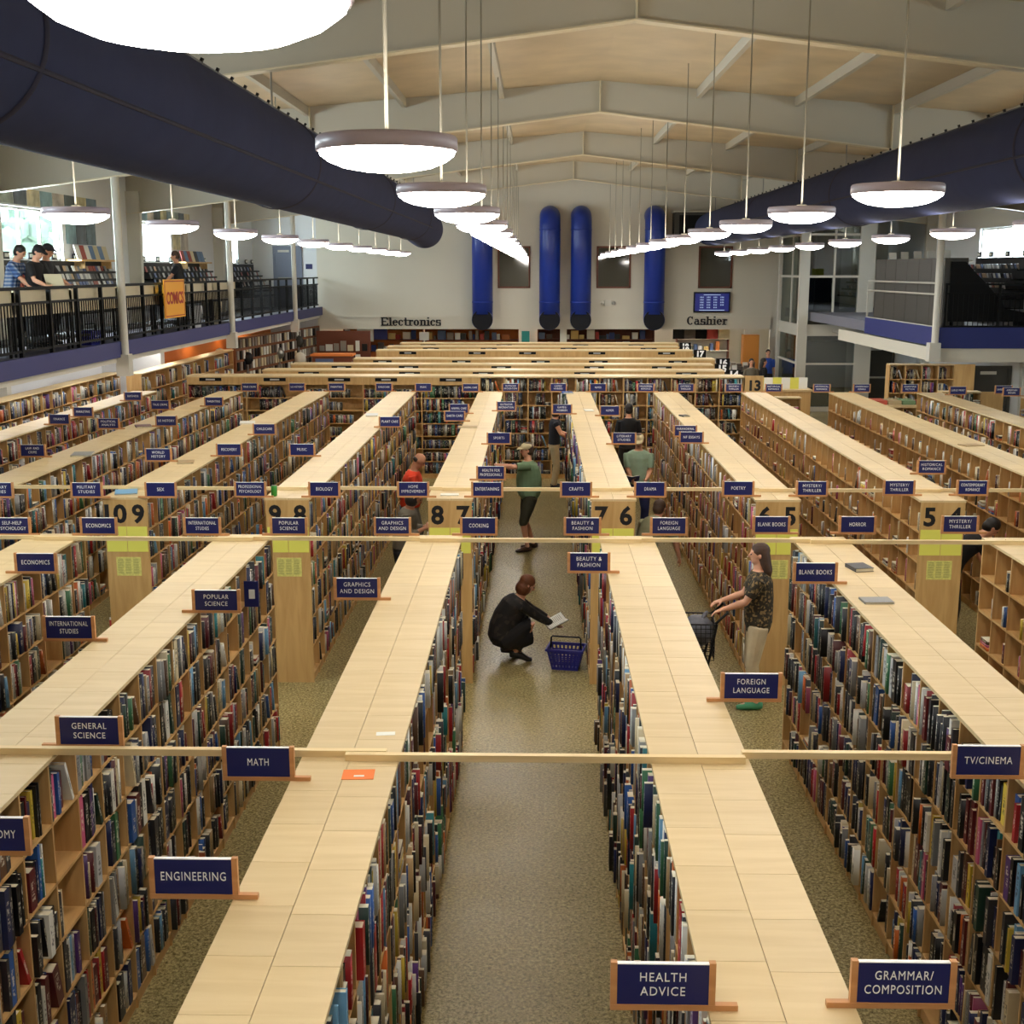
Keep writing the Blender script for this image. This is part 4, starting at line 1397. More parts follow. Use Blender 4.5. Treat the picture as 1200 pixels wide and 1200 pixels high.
for i, z in enumerate((0.10, 0.80, 1.04)):
    MB().tube([(0, 0, z), (0, 5.9, z)], 0.022, 8).build('bottom_rail' if i == 0 else 'rail', M['steel_white'], t, True)
for i in (0, 3):
    MB().box(-0.02, 0.02, i * 1.95, i * 1.95 + 0.04, 0, 1.05).build('post', M['steel_white'], t)
t = thing('display_case', 'black slant-sided display stand at the front edge of the right mezzanine', 'display stand', (ER + 0.25, 27.45, MZ), 0)
prof = [(0, 0.22), (0, 1.50), (0.30, 1.50), (0.85, 0.95), (1.15, 0.62), (1.20, 0.5), (1.75, 0.40), (1.78, 0.22)]
mb = MB()
mb.poly([(x, 0, z) for x, z in prof] + [(x, 0.7, z) for x, z in prof], [tuple(range(8)), tuple(range(15, 7, -1))] + [(i, (i + 1) % 8, 8 + (i + 1) % 8, 8 + i) for i in range(8)])
mb.build('body', M['black'], t)
for a in (0.05, 1.65):
    MB().box(a, a + 0.08, 0.05, 0.65, 0, 0.22).build('foot', M['black'], t)
o = MB().box(0.15, 0.55, 0.1, 0.4, 0, 0.03).build('catalogue', M['paper'], None, False, (ER + 0.2, 27.5, MZ + 1.505))
tag(o, 'white catalogue lying on top of the black slant-sided display stand', 'catalogue')
t = thing('railing', 'black picket railing across the front edge of the right mezzanine', 'railing', (ER + 0.1, YR0 + 0.02, MZ), 0)
for nm, z, r in (('top_rail', 1.02, 0.022), ('bottom_rail', 0.12, 0.02), ('middle_rail', 0.82, 0.015)):
    MB().box(0, 3.55, -r, r, z - r, z + r).build(nm, M['black'], t)
for i in range(4):
    MB().box(i * 1.15, i * 1.15 + 0.05, -0.025, 0.025, 0, 1.04).build('post', M['black'], t)
for i in range(32):
    MB().box(0.08 + i * 0.11, 0.094 + i * 0.11, -0.007, 0.007, 0.12, 0.82).build('baluster', M['black'], t)
o = MB().box(0, 0.9, 0, 0.06, 0, 1.06).build('notice_board', flat('navy_board', (28, 34, 78), 0.6), None, False, (11.3, 27.5, MZ))
tag(o, 'navy blue board standing behind the black railing at the right edge', 'board')
o = MB().box(0, 0.5, 0, 0.02, 0, 0.3).build('price_card', flat('yellow_green', (208, 212, 70), 0.6), None, False, (11.35, 27.75, MZ + 1.07))
tag(o, 'yellow-green card above the navy board on the right mezzanine', 'card')

# glass lift shaft
t = thing('elevator_shaft', 'white-framed glass elevator shaft standing behind the bookcases on the right', 'elevator', (8.30, 40.0, 0), 0)
W, D, H = 1.95, 3.4, 6.15
for (x, y, w) in ((0, 0, 0.30), (W - 0.1, 0, 0.50), (0, D, 0.25), (W, D, 0.3)):
    MB().box(x, x + w, y, y + 0.22, 0, H).build('post', M['steel_white'], t)
for z, h in ((0.0, 0.15), (1.50, 0.06), (2.42, 0.36), (4.25, 0.07), (5.55, 0.07), (H - 0.2, 0.2)):
    MB().box(0.3, W - 0.1, 0.05, 0.17, z, z + h).build('cross_rail', M['steel_white'], t)
    MB().box(0.05, 0.17, 0.22, D, z, z + h).build('cross_rail', M['steel_white'], t)
MB().box(1.06, 1.12, 0.05, 0.15, 2.78, H).build('mullion', M['steel_white'], t)
MB().box(0.06, 0.16, 1.6, 1.68, 2.78, H).build('mullion', M['steel_white'], t)
MB().box(0.3, W - 0.1, 0.10, 0.115, 0, H).build('glass_panel', M['glass_dark'], t)
MB().box(0.10, 0.115, 0.22, D, 0, H).build('glass_panel', M['glass_dark'], t)
mb = MB()
mb.box(0.35, 1.75, 2.0, 2.2, 0, H)
mb.box(0.75, 0.90, 1.2, 1.35, 0, H)
mb.box(1.4, 1.5, 1.2, 1.3, 0, H)
mb.build('guide_rails', M['black_plastic'], t)
MB().box(0.4, 1.7, 0.5, 1.9, 0.1, 2.2).build('car', M['dark_grey'], t)
MB().box(-0.05, W + 0.45, -0.02, D + 0.25, H, H + 0.15).build('roof_cap', M['steel_white'], t)
struct('beam_landing', MB().box(10.2, 12.0, 39.6, 40.2, 2.3, 2.8), M['wall'])
# lower right: partition walls, doors, soffit pipes
struct('wall_right_partition', MB().box(10.3, XR, 31.5, 31.7, 0, 2.9), M['wall_cool'])
door('door_2', 31.5, 11.05, 11.85, 0, 2.05, M['dark_grey'])
struct('wall_lift_lobby', MB().box(10.5, XR, 41.0, 41.2, 0, 2.9), M['wall_cool'])
door('door_3', 40.98, 10.75, 11.6, 0, 2.05, M['dark_grey'])
for i in range(3):
    mb = MB().tube([(ER + 0.3 + i * 0.5, 27.6, 2.62 - 0.04 * i), (ER + 0.5 + i * 0.6, 39.0, 2.62 - 0.04 * i)], 0.05, 8)
    struct('ceiling_pipe', mb, M['steel_white'], True)
for i in range(2):
    o = MB().box(-0.6, 0.6, -0.15, 0.15, -0.06, 0).build('tube_light', emit('tube_glow', (1, 0.98, 0.94), 6.0), None, False, (10.2, 29.5 + 4.5 * i, 2.50))
    tag(o, ['glowing ceiling tube light under the front of the right mezzanine', 'glowing ceiling tube light deeper under the right mezzanine'][i], 'light fitting')
o = MB().ball((0, 0, 0), 0.10, 12).build('dome_camera', M['black_plastic'], None, True, (10.9, 30.5, 2.42))
tag(o, 'dark dome camera under the right mezzanine', 'camera')
# lower left: wall behind the tall bookcases, orange wall section with warm lights
struct('wall_orange', MB().box(-9.75, -9.6, 29.2, 44.8, 0, 2.9), M['orange'])
struct('wall_left_return', MB().box(-10.2, -8.8, 28.9, 29.2, 0, 2.9), M['wall_cool'])
struct('beam_left', MB().box(-8.1, EL - 0.02, 14, YB, 2.80, 2.97), M['wall'])
for i in range(4):
    o = MB().lathe([(0.0, 0.10), (0.05, 0.09), (0.09, 0.0), (0.0, 0.0), (0.0, 0.17), (0.012, 0.17)], 14).build('wall_spotlight', emit('warm_glow', (1.0, 0.74, 0.40), 60.0), None, True, (-9.15, 30.8 + 3.2 * i, 2.80))
    tag(o, 'warm spotlight washing the orange wall, %s from the front' % ORD[i], 'spotlight', 'spotlights on the orange wall')
for i in range(5):
    o = MB().box(-0.15, 0.15, -1.0, 1.0, -0.05, 0).build('tube_light', emit('under_mezzanine_glow', (1, 0.96, 0.9), 7.0), None, False, (-8.85, 16.5 + 2.9 * i, 2.965))
    tag(o, 'bright ceiling tube light under the left mezzanine, %s from the front' % ORD[i], 'light fitting', 'tube lights under the left mezzanine')
for i in range(8):
    o = MB().box(-0.55, 0.55, -0.3, 0.3, -0.03, 0).build('ceiling_panel_light', emit('panel_glow', (1, 0.93, 0.82), 14.0), None, False, (-7.0 + 2.05 * i, 47.3, 2.94))
    tag(o, 'ceiling panel light in the back room, %s from the left' % ORD[i], 'light fitting', 'panel lights in the back room')

# ------------------------------------------------------------------ bookcases
T = 2.08
PITCH_X = 1.76
HALF = 0.235
BAY = 0.36
KICK = 0.10
TIERS = 6
STEP = (T - 0.03 - KICK) / TIERS


def row_x(k):
    return -0.935 + PITCH_X * k


PAL = [('black', (20, 19, 20), 20), ('charcoal', (48, 48, 52), 8), ('navy', (26, 34, 74), 8), ('white', (226, 224, 214), 13), ('cream', (212, 196, 158), 9),
       ('grey', (134, 134, 132), 6), ('pale grey', (186, 186, 184), 6), ('red', (168, 32, 36), 8), ('maroon', (92, 28, 32), 7), ('orange', (210, 106, 42), 3),
       ('yellow', (214, 184, 66), 3), ('green', (58, 112, 72), 4), ('dark green', (28, 58, 46), 4), ('blue', (44, 88, 156), 5), ('light blue', (112, 164, 202), 3),
       ('purple', (88, 52, 116), 2), ('pink', (200, 92, 128), 2), ('brown', (100, 70, 46), 6), ('tan', (172, 142, 98), 5), ('teal', (40, 120, 126), 2)]
PAL_PB = [('maroon', 8), ('cream', 14), ('tan', 14), ('brown', 10), ('red', 10), ('white', 12), ('orange', 6), ('pink', 8), ('yellow', 5), ('black', 8), ('blue', 4), ('pale grey', 8)]
PIDX = {n: i for i, (n, c, w) in enumerate(PAL)}
W_STD = [w for n, c, w in PAL]
W_DARK = [w * (1.7 if n in ('black', 'charcoal', 'navy', 'maroon', 'dark green') else 0.8) for n, c, w in PAL]
W_LIGHT = [w * (1.6 if n in ('white', 'cream', 'pale grey', 'grey', 'light blue') else 0.9) for n, c, w in PAL]
W_PB = [dict(PAL_PB).get(n, 0) for n, c, w in PAL]
LINPAL = [lin(c) for n, c, w in PAL]

BOOKS = []      # origin, along, out, z, thick, height, depth, tilt, colour index, meta
brng = random.Random(42)


def fill_cell(o, a, n, width, height, room, weights, fill, small, meta, lean=0.35):
    """a run of upright books in one cell; o = inner corner at the shelf front edge, a = along, n = out of the shelf, room = shelf depth"""
    u = 0.004
    stop = width * fill
    if brng.random() < 0.10:
        u += brng.uniform(0, width * 0.3)
    h0 = brng.uniform(0.215, 0.285)
    stick = brng.uniform(0.0, 0.045) if fill > 0.85 else 0.0
    i = 0
    while True:
        if small:
            t = brng.uniform(0.015, 0.035)
            h = brng.uniform(0.165, 0.19)
            d = brng.uniform(0.10, 0.115)
        else:
            t = min(max(brng.lognormvariate(-3.5, 0.48), 0.010), 0.075)
            h = min(max(brng.gauss(h0, 0.025), 0.17), height - 0.012)
            d = min(h * brng.uniform(0.66, 0.78), room + 0.03)
        if u + t > stop or u + t > width - 0.003:
            break
        back = brng.uniform(-stick, max(room - d, 0) * 0.5) if not small else brng.uniform(0, 0.03)
        tilt = 0.0
        extra = 0.0
        if i and brng.random() < 0.05:
            tilt = brng.uniform(0.05, 0.22)
            extra = math.sin(tilt) * h
            if u + t + extra > width - 0.003:
                tilt = extra = 0.0
        ci = brng.choices(range(len(PAL)), weights)[0]
        BOOKS.append((o, a, n, u + extra, t, h, d, back, tilt, ci, meta, i))
        u += t + extra * 0.5 + brng.uniform(0.0003, 0.0015)
        i += 1
    # a leaning last book, or one or two lying flat on top
    if width - u > 0.06 and not small and brng.random() < lean:
        h = brng.uniform(0.2, 0.25)
        t = brng.uniform(0.015, 0.035)
        tilt = min(math.asin(min((width - u - t - 0.01) / h, 0.5)), 0.35)
        ci = brng.choices(range(len(PAL)), weights)[0]
        BOOKS.append((o, a, n, u + math.sin(tilt) * h, t, h, h * 0.7, 0.0, tilt, ci, meta, i))
    elif width - u > 0.12 and brng.random() < 0.25:
        z = 0.0
        for k in range(brng.randint(2, 5)):
            t = brng.uniform(0.015, 0.035)
            w = min(width - u - 0.01, brng.uniform(0.14, 0.2))
            if z + t > height - 0.03:
                break
            ci = brng.choices(range(len(PAL)), weights)[0]
            BOOKS.append((Vector(o) + Vector((0, 0, z)), a, n, u + 0.003, w, t, 0.16, 0.0, 0.0, ci, None, 0))
            z += t + 0.0005


def bookcase_row(k, y0, y1, label, sides, digits=None, sheets=True, weights=(W_STD, W_STD), fill=(0.6, 1.0), small=False, front_row=None, end_notice=True):
    X = row_x(k)
    t = thing('bookcase', label, 'bookcase', (X, y0, 0), 0, 'long double-sided plywood bookcases')
    L = y1 - y0
    nb = int(round(L / BAY))
    bw = L / nb
    for q in (-1, 1):
        mb = MB()
        for i in range(nb):
            x0, x1 = (0.0015, HALF + 0.012) if q > 0 else (-HALF - 0.012, -0.0015)
            j = 0.18 if q > 0 else 0.0
            a = max(i * bw - j * bw, 0)
            b = L if i == nb - 1 else (i + 1) * bw - j * bw
            mb.box(x0, x1, a + 0.0012, b - 0.0012, T - 0.022, T)
        mb.build('top_board', M['top'], t)
        for z in range(TIERS):
            zz = KICK + z * STEP
            x0, x1 = (0.01, HALF) if q > 0 else (-HALF, -0.01)
            MB().box(x0, x1, 0.02, L - 0.02, zz - 0.012, zz + 0.006).build('shelf', M['shelfboard'], t)
        x0, x1 = (HALF - 0.03, HALF - 0.015) if q > 0 else (-HALF + 0.015, -HALF + 0.03)
        MB().box(x0, x1, 0.02, L - 0.02, 0, KICK - 0.012).build('kick_board', M['shelfboard'], t)
    MB().box(-0.008, 0.008, 0.02, L - 0.02, 0.02, T - 0.022).build('back_panel', M['shelfboard'], t)
    um = MB().box(-HALF, HALF, -0.008, 0.008, 0, T - 0.022).mesh('upright', M['upright'])
    for i in range(1, nb):
        o = link('upright', um, t, (0, i * bw, 0))
    for yy in ((0.0, 0.02), (L - 0.02, L)):
        e = MB().box(-HALF, HALF, yy[0], yy[1], 0, T - 0.022).build('end_panel', M['endpanel'], t)
        if yy[0] == 0.0 and digits:
            for dx, s in zip((-0.135, 0.135), digits):
                if s:
                    text('number', s, e, (dx, -0.002, T - 0.19), 0.275, M['black_letter'], None if len(s) == 1 else 0.24, (PI / 2, 0, 0), 0.009)
            mb = MB()
            mb.box(-0.225, -0.005, -0.003, 0, T - 0.60, T - 0.32)
            mb.box(0.002, 0.222, -0.003, 0, T - 0.60, T - 0.32)
            mb.build('yellow_sheet', M['yellow_paper'], e)
            mb = MB().box(-0.135, 0.135, -0.003, 0, T - 0.87, T - 0.66)
            sh = mb.build('notice', flat('pale_yellow_notice', (214, 208, 118), 0.7, 0, 0.15, 40), e)
            mb = MB()
            for r in range(12):
                for c in range(3):
                    mb.box(-0.12 + c * 0.085, -0.12 + c * 0.085 + 0.06, -0.0036, -0.003, T - 0.685 - r * 0.0145, T - 0.68 - r * 0.0145)
            mb.build('printed_lines', flat('print_grey', (150, 148, 84), 0.7), e)
    for q in sides:
        n = Vector((q, 0, 0))
        for i in range(nb):
            y_in = y0 + i * bw + 0.009
            wd = bw - 0.018
            for z in range(TIERS):
                f = brng.uniform(*fill)
                if brng.random() < 0.05:
                    f *= brng.uniform(0.0, 0.5)
                o = Vector((X + q * HALF, y_in, KICK + z * STEP + 0.006))
                meta = (front_row, q, i, TIERS - 1 - z, nb) if front_row is not None else None
                fill_cell(o, Vector((0, 1, 0)), n, wd, STEP - 0.02, HALF - 0.012, weights[0] if q < 0 else weights[1], f, small and brng.random() < 0.85, meta)
    return t


Y_F0, Y_F1 = 2.6, 11.22
Y_S0, Y_S1 = 13.08, 25.0
FRONT = {
    -2: ('long bookcase in the left front corner, with ECONOMICS signs', (1,), 'leftmost'),
    -1: ('long front bookcase carrying the GENERAL SCIENCE and POPULAR SCIENCE signs', (-1, 1), 'science'),
    0: ('long front bookcase carrying the ENGINEERING and MATH signs, orange card on top', (-1, 1), 'math'),
    1: ('long front bookcase carrying the HEALTH ADVICE and FOREIGN LANGUAGE signs', (-1, 1), 'health'),
    2: ('long front bookcase carrying the TV/CINEMA, BLANK BOOKS and HORROR signs', (-1, 1), 'cinema'),
    3: ('long front bookcase in the right front corner, mostly empty cubbies', (-1,), 'rightmost'),
}
for k, (lab, sd, nm) in FRONT.items():
    w = {-2: (W_STD, W_STD), -1: (W_DARK, W_DARK), 0: (W_STD, W_STD), 1: (W_STD, W_STD), 2: (W_DARK, W_STD), 3: (W_PB, W_PB)}[k]
    bookcase_row(k, Y_F0, Y_F1, lab, sd, None, False, w, (0.7, 1.0) if k in (-1, -2) else ((0.1, 0.5) if k == 3 else (0.88, 1.0)), k == 3, nm if k in (-1, 0, 1, 2) else None)
SECOND = {
    -4: ('long rear bookcase by the left wall, with FINANCE and MARKETING signs', (1,), None),
    -3: ('long rear bookcase with the LAW AND CRIME and POLITICAL ANALYSIS signs', (1,), ('1', '10')),
    -2: ('long rear bookcase whose end panel reads 10 9', (-1, 1), ('10', '9')),
    -1: ('long rear bookcase whose end panel reads 9 8, with BIOLOGY and MUSIC signs', (-1, 1), ('9', '8')),
    0: ('long rear bookcase whose end panel reads 8 7, with SPORTS and HOME IMPROVEMENT signs', (-1, 1), ('8', '7')),
    1: ('long rear bookcase whose end panel reads 7 6, with CRAFTS and DRAMA signs', (-1, 1), ('7', '6')),
    2: ('long rear bookcase whose end panel reads 6 5, with POETRY sign', (-1, 1), ('6', '5')),
    3: ('long rear bookcase whose end panel reads 5 4, with HISTORICAL ROMANCE sign', (-1,), ('5', '4')),
    4: ('long rear bookcase of half-empty cubbies behind the romance bookcase', (-1,), ('4', '3')),
    5: ('long rear bookcase of large books, second from the right wall', (-1,), ('3', '2')),
    6: ('long rear bookcase at the right edge of the store', (-1,), ('2', '1')),
}
for k, (lab, sd, dg_) in SECOND.items():
    w = W_PB if k >= 2 and k < 5 else W_STD
    fl = (0.55, 1.0) if k <= 1 else ((0.5, 0.95) if k == 2 else ((0.15, 0.6) if k < 5 else (0.4, 0.9)))
    if k in (0, 1):
        fl = (0.8, 1.0)
    bookcase_row(k, Y_S0, Y_S1 if k < 6 else 24.2, lab, sd, dg_, True, (w, w), fl, k in (3, 4))

# long cross bookcases at the back ----------------------------------------
CROSS = [(26.78, -7.6, 4.45, 2.24), (28.40, -6.3, 4.25, 2.24), (30.2, -6.0, 4.25, 2.24), (32.1, -4.75, 4.55, 2.24), (35.55, -4.6, 4.4, 2.24), (37.35, -4.5, 4.2, 2.24), (39.1, -4.3, 4.4, 2.24)]
plaque_mesh = MB().box(-0.24, 0.24, -0.012, 0, -0.036, 0.036).mesh('plaque', M['black'])
plq_line = MB().box(-0.10, 0.10, -0.014, -0.012, -0.016, 0.016).mesh('lettering_line', flat('plaque_lettering', (190, 190, 185), 0.6))
for ci, (y, xa, xb, hz) in enumerate(CROSS):
    t = thing('cross_bookcase', 'long crosswise bookcase with black plaques, %s from the front of the rear group' % ORD[ci], 'bookcase', (xa, y, 0), 0, 'crosswise bookcases at the back')
    L = xb - xa
    D = 0.30
    xsplit = -1.23 - xa if ci == 0 else L      # wide bays with a fascia on the left, cubbies on the right
    tiers = 7
    st = (hz - 0.03 - 0.1 - (0.16 if ci else 0.0)) / tiers
    stl = (hz - 0.03 - 0.1 - 0.17) / tiers
    MB().box(-0.02, L + 0.02, -0.02, D + 0.30, hz - 0.03, hz).build('top_board', M['top'], t)
    MB().box(0, L, D, D + 0.015, 0, hz - 0.03).build('back_panel', M['shelfboard'], t)
    # fascia with plaques
    nseg = int(round(xsplit / 1.28)) if ci == 0 else int(round(L / 1.95))
    fb = MB()
    sw = xsplit / nseg
    for i in range(nseg):
        fb.box(i * sw + 0.006, (i + 1) * sw - 0.006, -0.012, 0, hz - 0.19, hz - 0.03)
    fb.build('fascia', M['endpanel'], t)
    for i in range(nseg):
        p = link('plaque', plaque_mesh, t, (i * sw + sw * (0.5 + 0.1 * ((i * 7 + ci) % 3 - 1)), -0.012, hz - 0.078))
        link('lettering_line', plq_line, p)
    segs = [(0, xsplit, 1.28 if ci == 0 else 0.98, stl)]
    if xsplit < L:
        segs.append((xsplit, L, 0.50, (hz - 0.03 - 0.1) / tiers))
    for (a, b, bay, s_) in segs:
        nb = int(round((b - a) / bay))
        bw = (b - a) / nb
        um = MB().box(-0.012, 0.012, 0, D, 0, hz - 0.03).mesh('upright', M['upright'])
        for i in range(nb + 1):
            link('upright', um, t, (a + i * bw, 0, 0))
        for z in range(tiers):
            zz = 0.1 + z * s_
            MB().box(a, b, 0.004, D, zz - 0.012, zz + 0.006).build('shelf', M['shelfboard'], t)
            if ci > 0 and z < tiers - 2:
                continue
            for i in range(nb):
                o = Vector((xa + a + i * bw + 0.014, y, zz + 0.006))
                fill_cell(o, Vector((1, 0, 0)), Vector((0, -1, 0)), bw - 0.028, s_ - 0.02, D - 0.01, W_DARK if ci == 0 else W_STD, brng.uniform(0.6, 1.0), brng.random() < (0.4 if bay > 1 else 0.0), None, 0.5)
    MB().box(0, L, 0.02, 0.035, 0, 0.088).build('kick_board', M['shelfboard'], t)
    e = MB().box(L + 0.0, L + 0.02, -0.02, D + 0.30, 0, hz - 0.03).build('end_panel', M['endpanel'], t)
    if ci == 0:
        w = MB().box(L, L + 0.42, -0.02, 0.02, 0, hz + 0.02).build('number_panel', M['endpanel'], t)
        text('number', '13', w, (L + 0.22, -0.024, hz - 0.20), 0.30, M['black_letter'], None, (PI / 2, 0, 0), 0.012)
    else:
        w = MB().box(L + 0.05, L + 0.40, -0.02, 0.0, hz - 0.22, hz + 0.02).build('number_plaque', M['black'], t)
        text('number', str(13 + ci), w, (L + 0.225, -0.024, hz - 0.10), 0.22, M['white_letter'], None, (PI / 2, 0, 0), 0.012)
        MB().box(L, L + 0.06, -0.02, 0.0, hz - 0.16, hz - 0.10).build('plaque_arm', M['endpanel'], t)

# tall wall bookcases along the left wall ----------------------------------
for (x, y0, y1, hz, q, lab, bay, fl) in ((-9.45, 14.0, 27.9, 2.22, 1, 'tall bookcase along the left wall under the mezzanine', 0.5, (0.75, 1.0)),
                                         (-8.35, 26.0, 34.0, 2.35, 1, 'tall bookcase in front of the orange wall section', 0.95, (0.5, 0.9))):
    t = thing('wall_bookcase', lab, 'bookcase', (x, y0, 0), 0)
    L = y1 - y0
    D = 0.32
    MB().box(-D, 0.02, -0.02, L + 0.02, hz - 0.025, hz).build('top_board', M['top'], t)
    MB().box(-D, -D + 0.015, 0, L, 0, hz - 0.025).build('back_panel', M['shelfboard'], t)
    nb = int(round(L / bay))
    bw = L / nb
    um = MB().box(-D, 0, -0.01, 0.01, 0, hz - 0.025).mesh('upright', M['upright'])
    for i in range(nb + 1):
        link('upright', um, t, (0, i * bw, 0))
    s_ = (hz - 0.125) / 6
    for z in range(6):
        zz = 0.1 + z * s_
        MB().box(-D, -0.002, 0, L, zz - 0.012, zz + 0.006).build('shelf', M['shelfboard'], t)
        for i in range(nb):
            fill_cell(Vector((x, y0 + i * bw + 0.012, zz + 0.006)), Vector((0, 1, 0)), Vector((1, 0, 0)), bw - 0.024, s_ - 0.02, D - 0.02, W_LIGHT, brng.uniform(*fl), False, None)
# small bookcases under the right mezzanine
for i, (x, y, w, hz, lab) in enumerate(((8.75, 31.0, 1.6, 2.2, 'white-backed bookcase standing under the right mezzanine'), (9.3, 28.6, 0.9, 1.75, 'bookcase with a plain end panel in front of the lower right doors'))):
    t = thing('wall_bookcase', lab, 'bookcase', (x, y, 0), 0)
    D = 0.32
    nb = int(w / 0.4)
    bw = w / nb
    MB().box(0, w, 0, D, hz - 0.03, hz).build('top_board', M['top'], t)
    MB().box(0, w, D - 0.015, D, 0, hz - 0.03).build('back_panel', M['endpanel'], t)
    MB().box(w, w + 0.5, 0, 0.02, 0, hz).build('end_panel', M['endpanel'], t)
    um = MB().box(-0.01, 0.01, 0, D, 0, hz - 0.03).mesh('upright', M['upright'])
    for j in range(nb + 1):
        link('upright', um, t, (j * bw, 0, 0))
    s_ = (hz - 0.13) / 6
    for z in range(6):
        zz = 0.1 + z * s_
        MB().box(0, w, 0, D, zz - 0.012, zz + 0.006).build('shelf', M['shelfboard'], t)
        for j in range(nb):
            fill_cell(Vector((x + j * bw + 0.012, y, zz + 0.006)), Vector((1, 0, 0)), Vector((0, -1, 0)), bw - 0.024, s_ - 0.02, D - 0.02, W_LIGHT, brng.uniform(0.5, 0.95), False, None)
# end-facing bookcase and sale table between the lift and the romance rows
t = thing('end_display', 'short wooden bookcase of paperbacks in front of the glass elevator', 'bookcase', (5.25, 27.2, 0), 0)
MB().box(0, 0.55, 0, 0.3, 1.72, 1.75).build('top_board', M['top'], t)
for a in (0, 0.53):
    MB().box(a, a + 0.02, 0, 0.3, 0, 1.72).build('side_panel', M['endpanel'], t)
MB().box(0, 0.55, 0.285, 0.3, 0, 1.72).build('back_panel', M['endpanel'], t)
for z in range(5):
    MB().box(0.02, 0.53, 0, 0.28, 0.1 + z * 0.33 - 0.01, 0.1 + z * 0.33 + 0.006).build('shelf', M['shelfboard'], t)
    fill_cell(Vector((5.275, 27.2, 0.106 + z * 0.33)), Vector((1, 0, 0)), Vector((0, -1, 0)), 0.50, 0.30, 0.27, W_PB, brng.uniform(0.5, 0.95), True, None)
t = thing('display_table', 'wooden sale table piled with red boxes between the rear bookcases and the elevator', 'table', (7.0, 27.0, 0), 0)
MB().box(0, 1.7, 0, 0.8, 1.55, 1.6).build('table_top', M['top'], t)
for a, b in ((0.02, 0.02), (1.6, 0.02), (0.02, 0.7), (1.6, 0.7)):
    MB().box(a, a + 0.08, b, b + 0.08, 0, 1.55).build('leg', M['upright'], t)
for i in range(9):
    c = [(190, 60, 50), (200, 90, 70), (190, 170, 130), (120, 150, 110), (170, 50, 60)][i % 5]
    o = MB().box(-0.14, 0.14, -0.1, 0.1, 0, 0.09).build('game_box', flat('game_box', c, 0.5), None, False, (7.2 + (i % 5) * 0.31, 27.25 + (i // 5) * 0.3, 1.601))
    tag(o, 'boxed game lying on the sale table near the elevator', 'box', 'boxed games on the sale table')
t = thing('information_desk', 'plain wooden desk front with leaflets at the right end of the cross bookcases', 'desk', (5.0, 28.6, 0), 0)
MB().box(0, 1.3, 0, 0.6, 0, 1.75).build('desk_body', M['endpanel'], t)
MB().box(-0.03, 1.33, -0.03, 0.63, 1.75, 1.79).build('desk_top', M['top'], t)
for i in range(6):
    o = MB().box(-0.1, 0.1, -0.01, 0.01, 0, 0.26).build('leaflet', M['paper'] if i % 2 else M['yellow_paper'], None, False, (5.15 + i * 0.2, 28.8, 1.791))
    tag(o, 'leaflet standing on the wooden desk at the end of the cross bookcases', 'leaflet', 'leaflets on the wooden desk')

# ------------------------------------------------------------------ books: the nearest 300 one by one, the rest as one mass
def book_corners(b):
    o, a, n, u, th, h, d, back, tilt, ci, meta, idx = b
    o = Vector(o)
    ca, sa = math.cos(tilt), math.sin(tilt)
    pts = []
    # (along, up) corners, leaning back towards the row start about the lower near corner
    for w in (-back - d, -back):
        for (x, z) in ((0, 0), (th, 0), (th, h), (0, h)):
            X = x * ca - z * sa
            Z = x * sa + z * ca
            pts.append(o + a * (u + X) + n * w + Vector((0, 0, Z)))
    return pts


BOXF = [(0, 3, 2, 1), (4, 5, 6, 7), (0, 1, 5, 4), (2, 3, 7, 6), (1, 2, 6, 5), (0, 4, 7, 3)]
boxes = [(row_x(k) - HALF - 0.012, row_x(k) + HALF + 0.012) for k in FRONT]


def hidden(p):
    """does the sight line from the viewpoint to p pass through a front bookcase before reaching it"""
    for (x0, x1) in boxes:
        if x0 - 0.06 <= p.x <= x1 + 0.06:
            continue
        if abs(p.x) < 1e-6:
            continue
        for xe in (x0, x1):
            f = xe / p.x
            if 0 < f < 1:
                z = CAM_Z + (p.z - CAM_Z) * f
                y = p.y * f
                if z < T and Y_F0 < y < Y_F1:
                    return True
    return False


cands = []
for bi, b in enumerate(BOOKS):
    if b[10] is None:
        continue
    q = b[10][1]
    pts = book_corners(b)
    c = sum(pts[4:], Vector()) / 4
    if (CP - c).dot(Vector((q, 0, 0))) <= 0.15:
        continue
    px = [proj(p) for p in pts[4:]]
    if min(p[2] for p in px) < 1:
        continue
    xs = [p[0] for p in px]
    ys = [p[1] for p in px]
    if max(xs) < 4 or min(xs) > 1196 or max(ys) < 0 or min(ys) > 1185:
        continue
    if hidden(c):
        continue
    cands.append(((max(xs) - min(xs)) * (max(ys) - min(ys)), bi))
cands.sort(reverse=True)
single = [bi for _, bi in cands[:300]]
single_set = set(single)

BMATS = {}


def book_mat(ci):
    if ci not in BMATS:
        nm = PAL[ci][0].replace(' ', '_')
        m, nt, b = new_mat('book_cover_' + nm)
        streak_nodes(nt, b, LINPAL[ci] + (1,))
        b.inputs['Roughness'].default_value = 0.4
        BMATS[ci] = m
    return BMATS[ci]


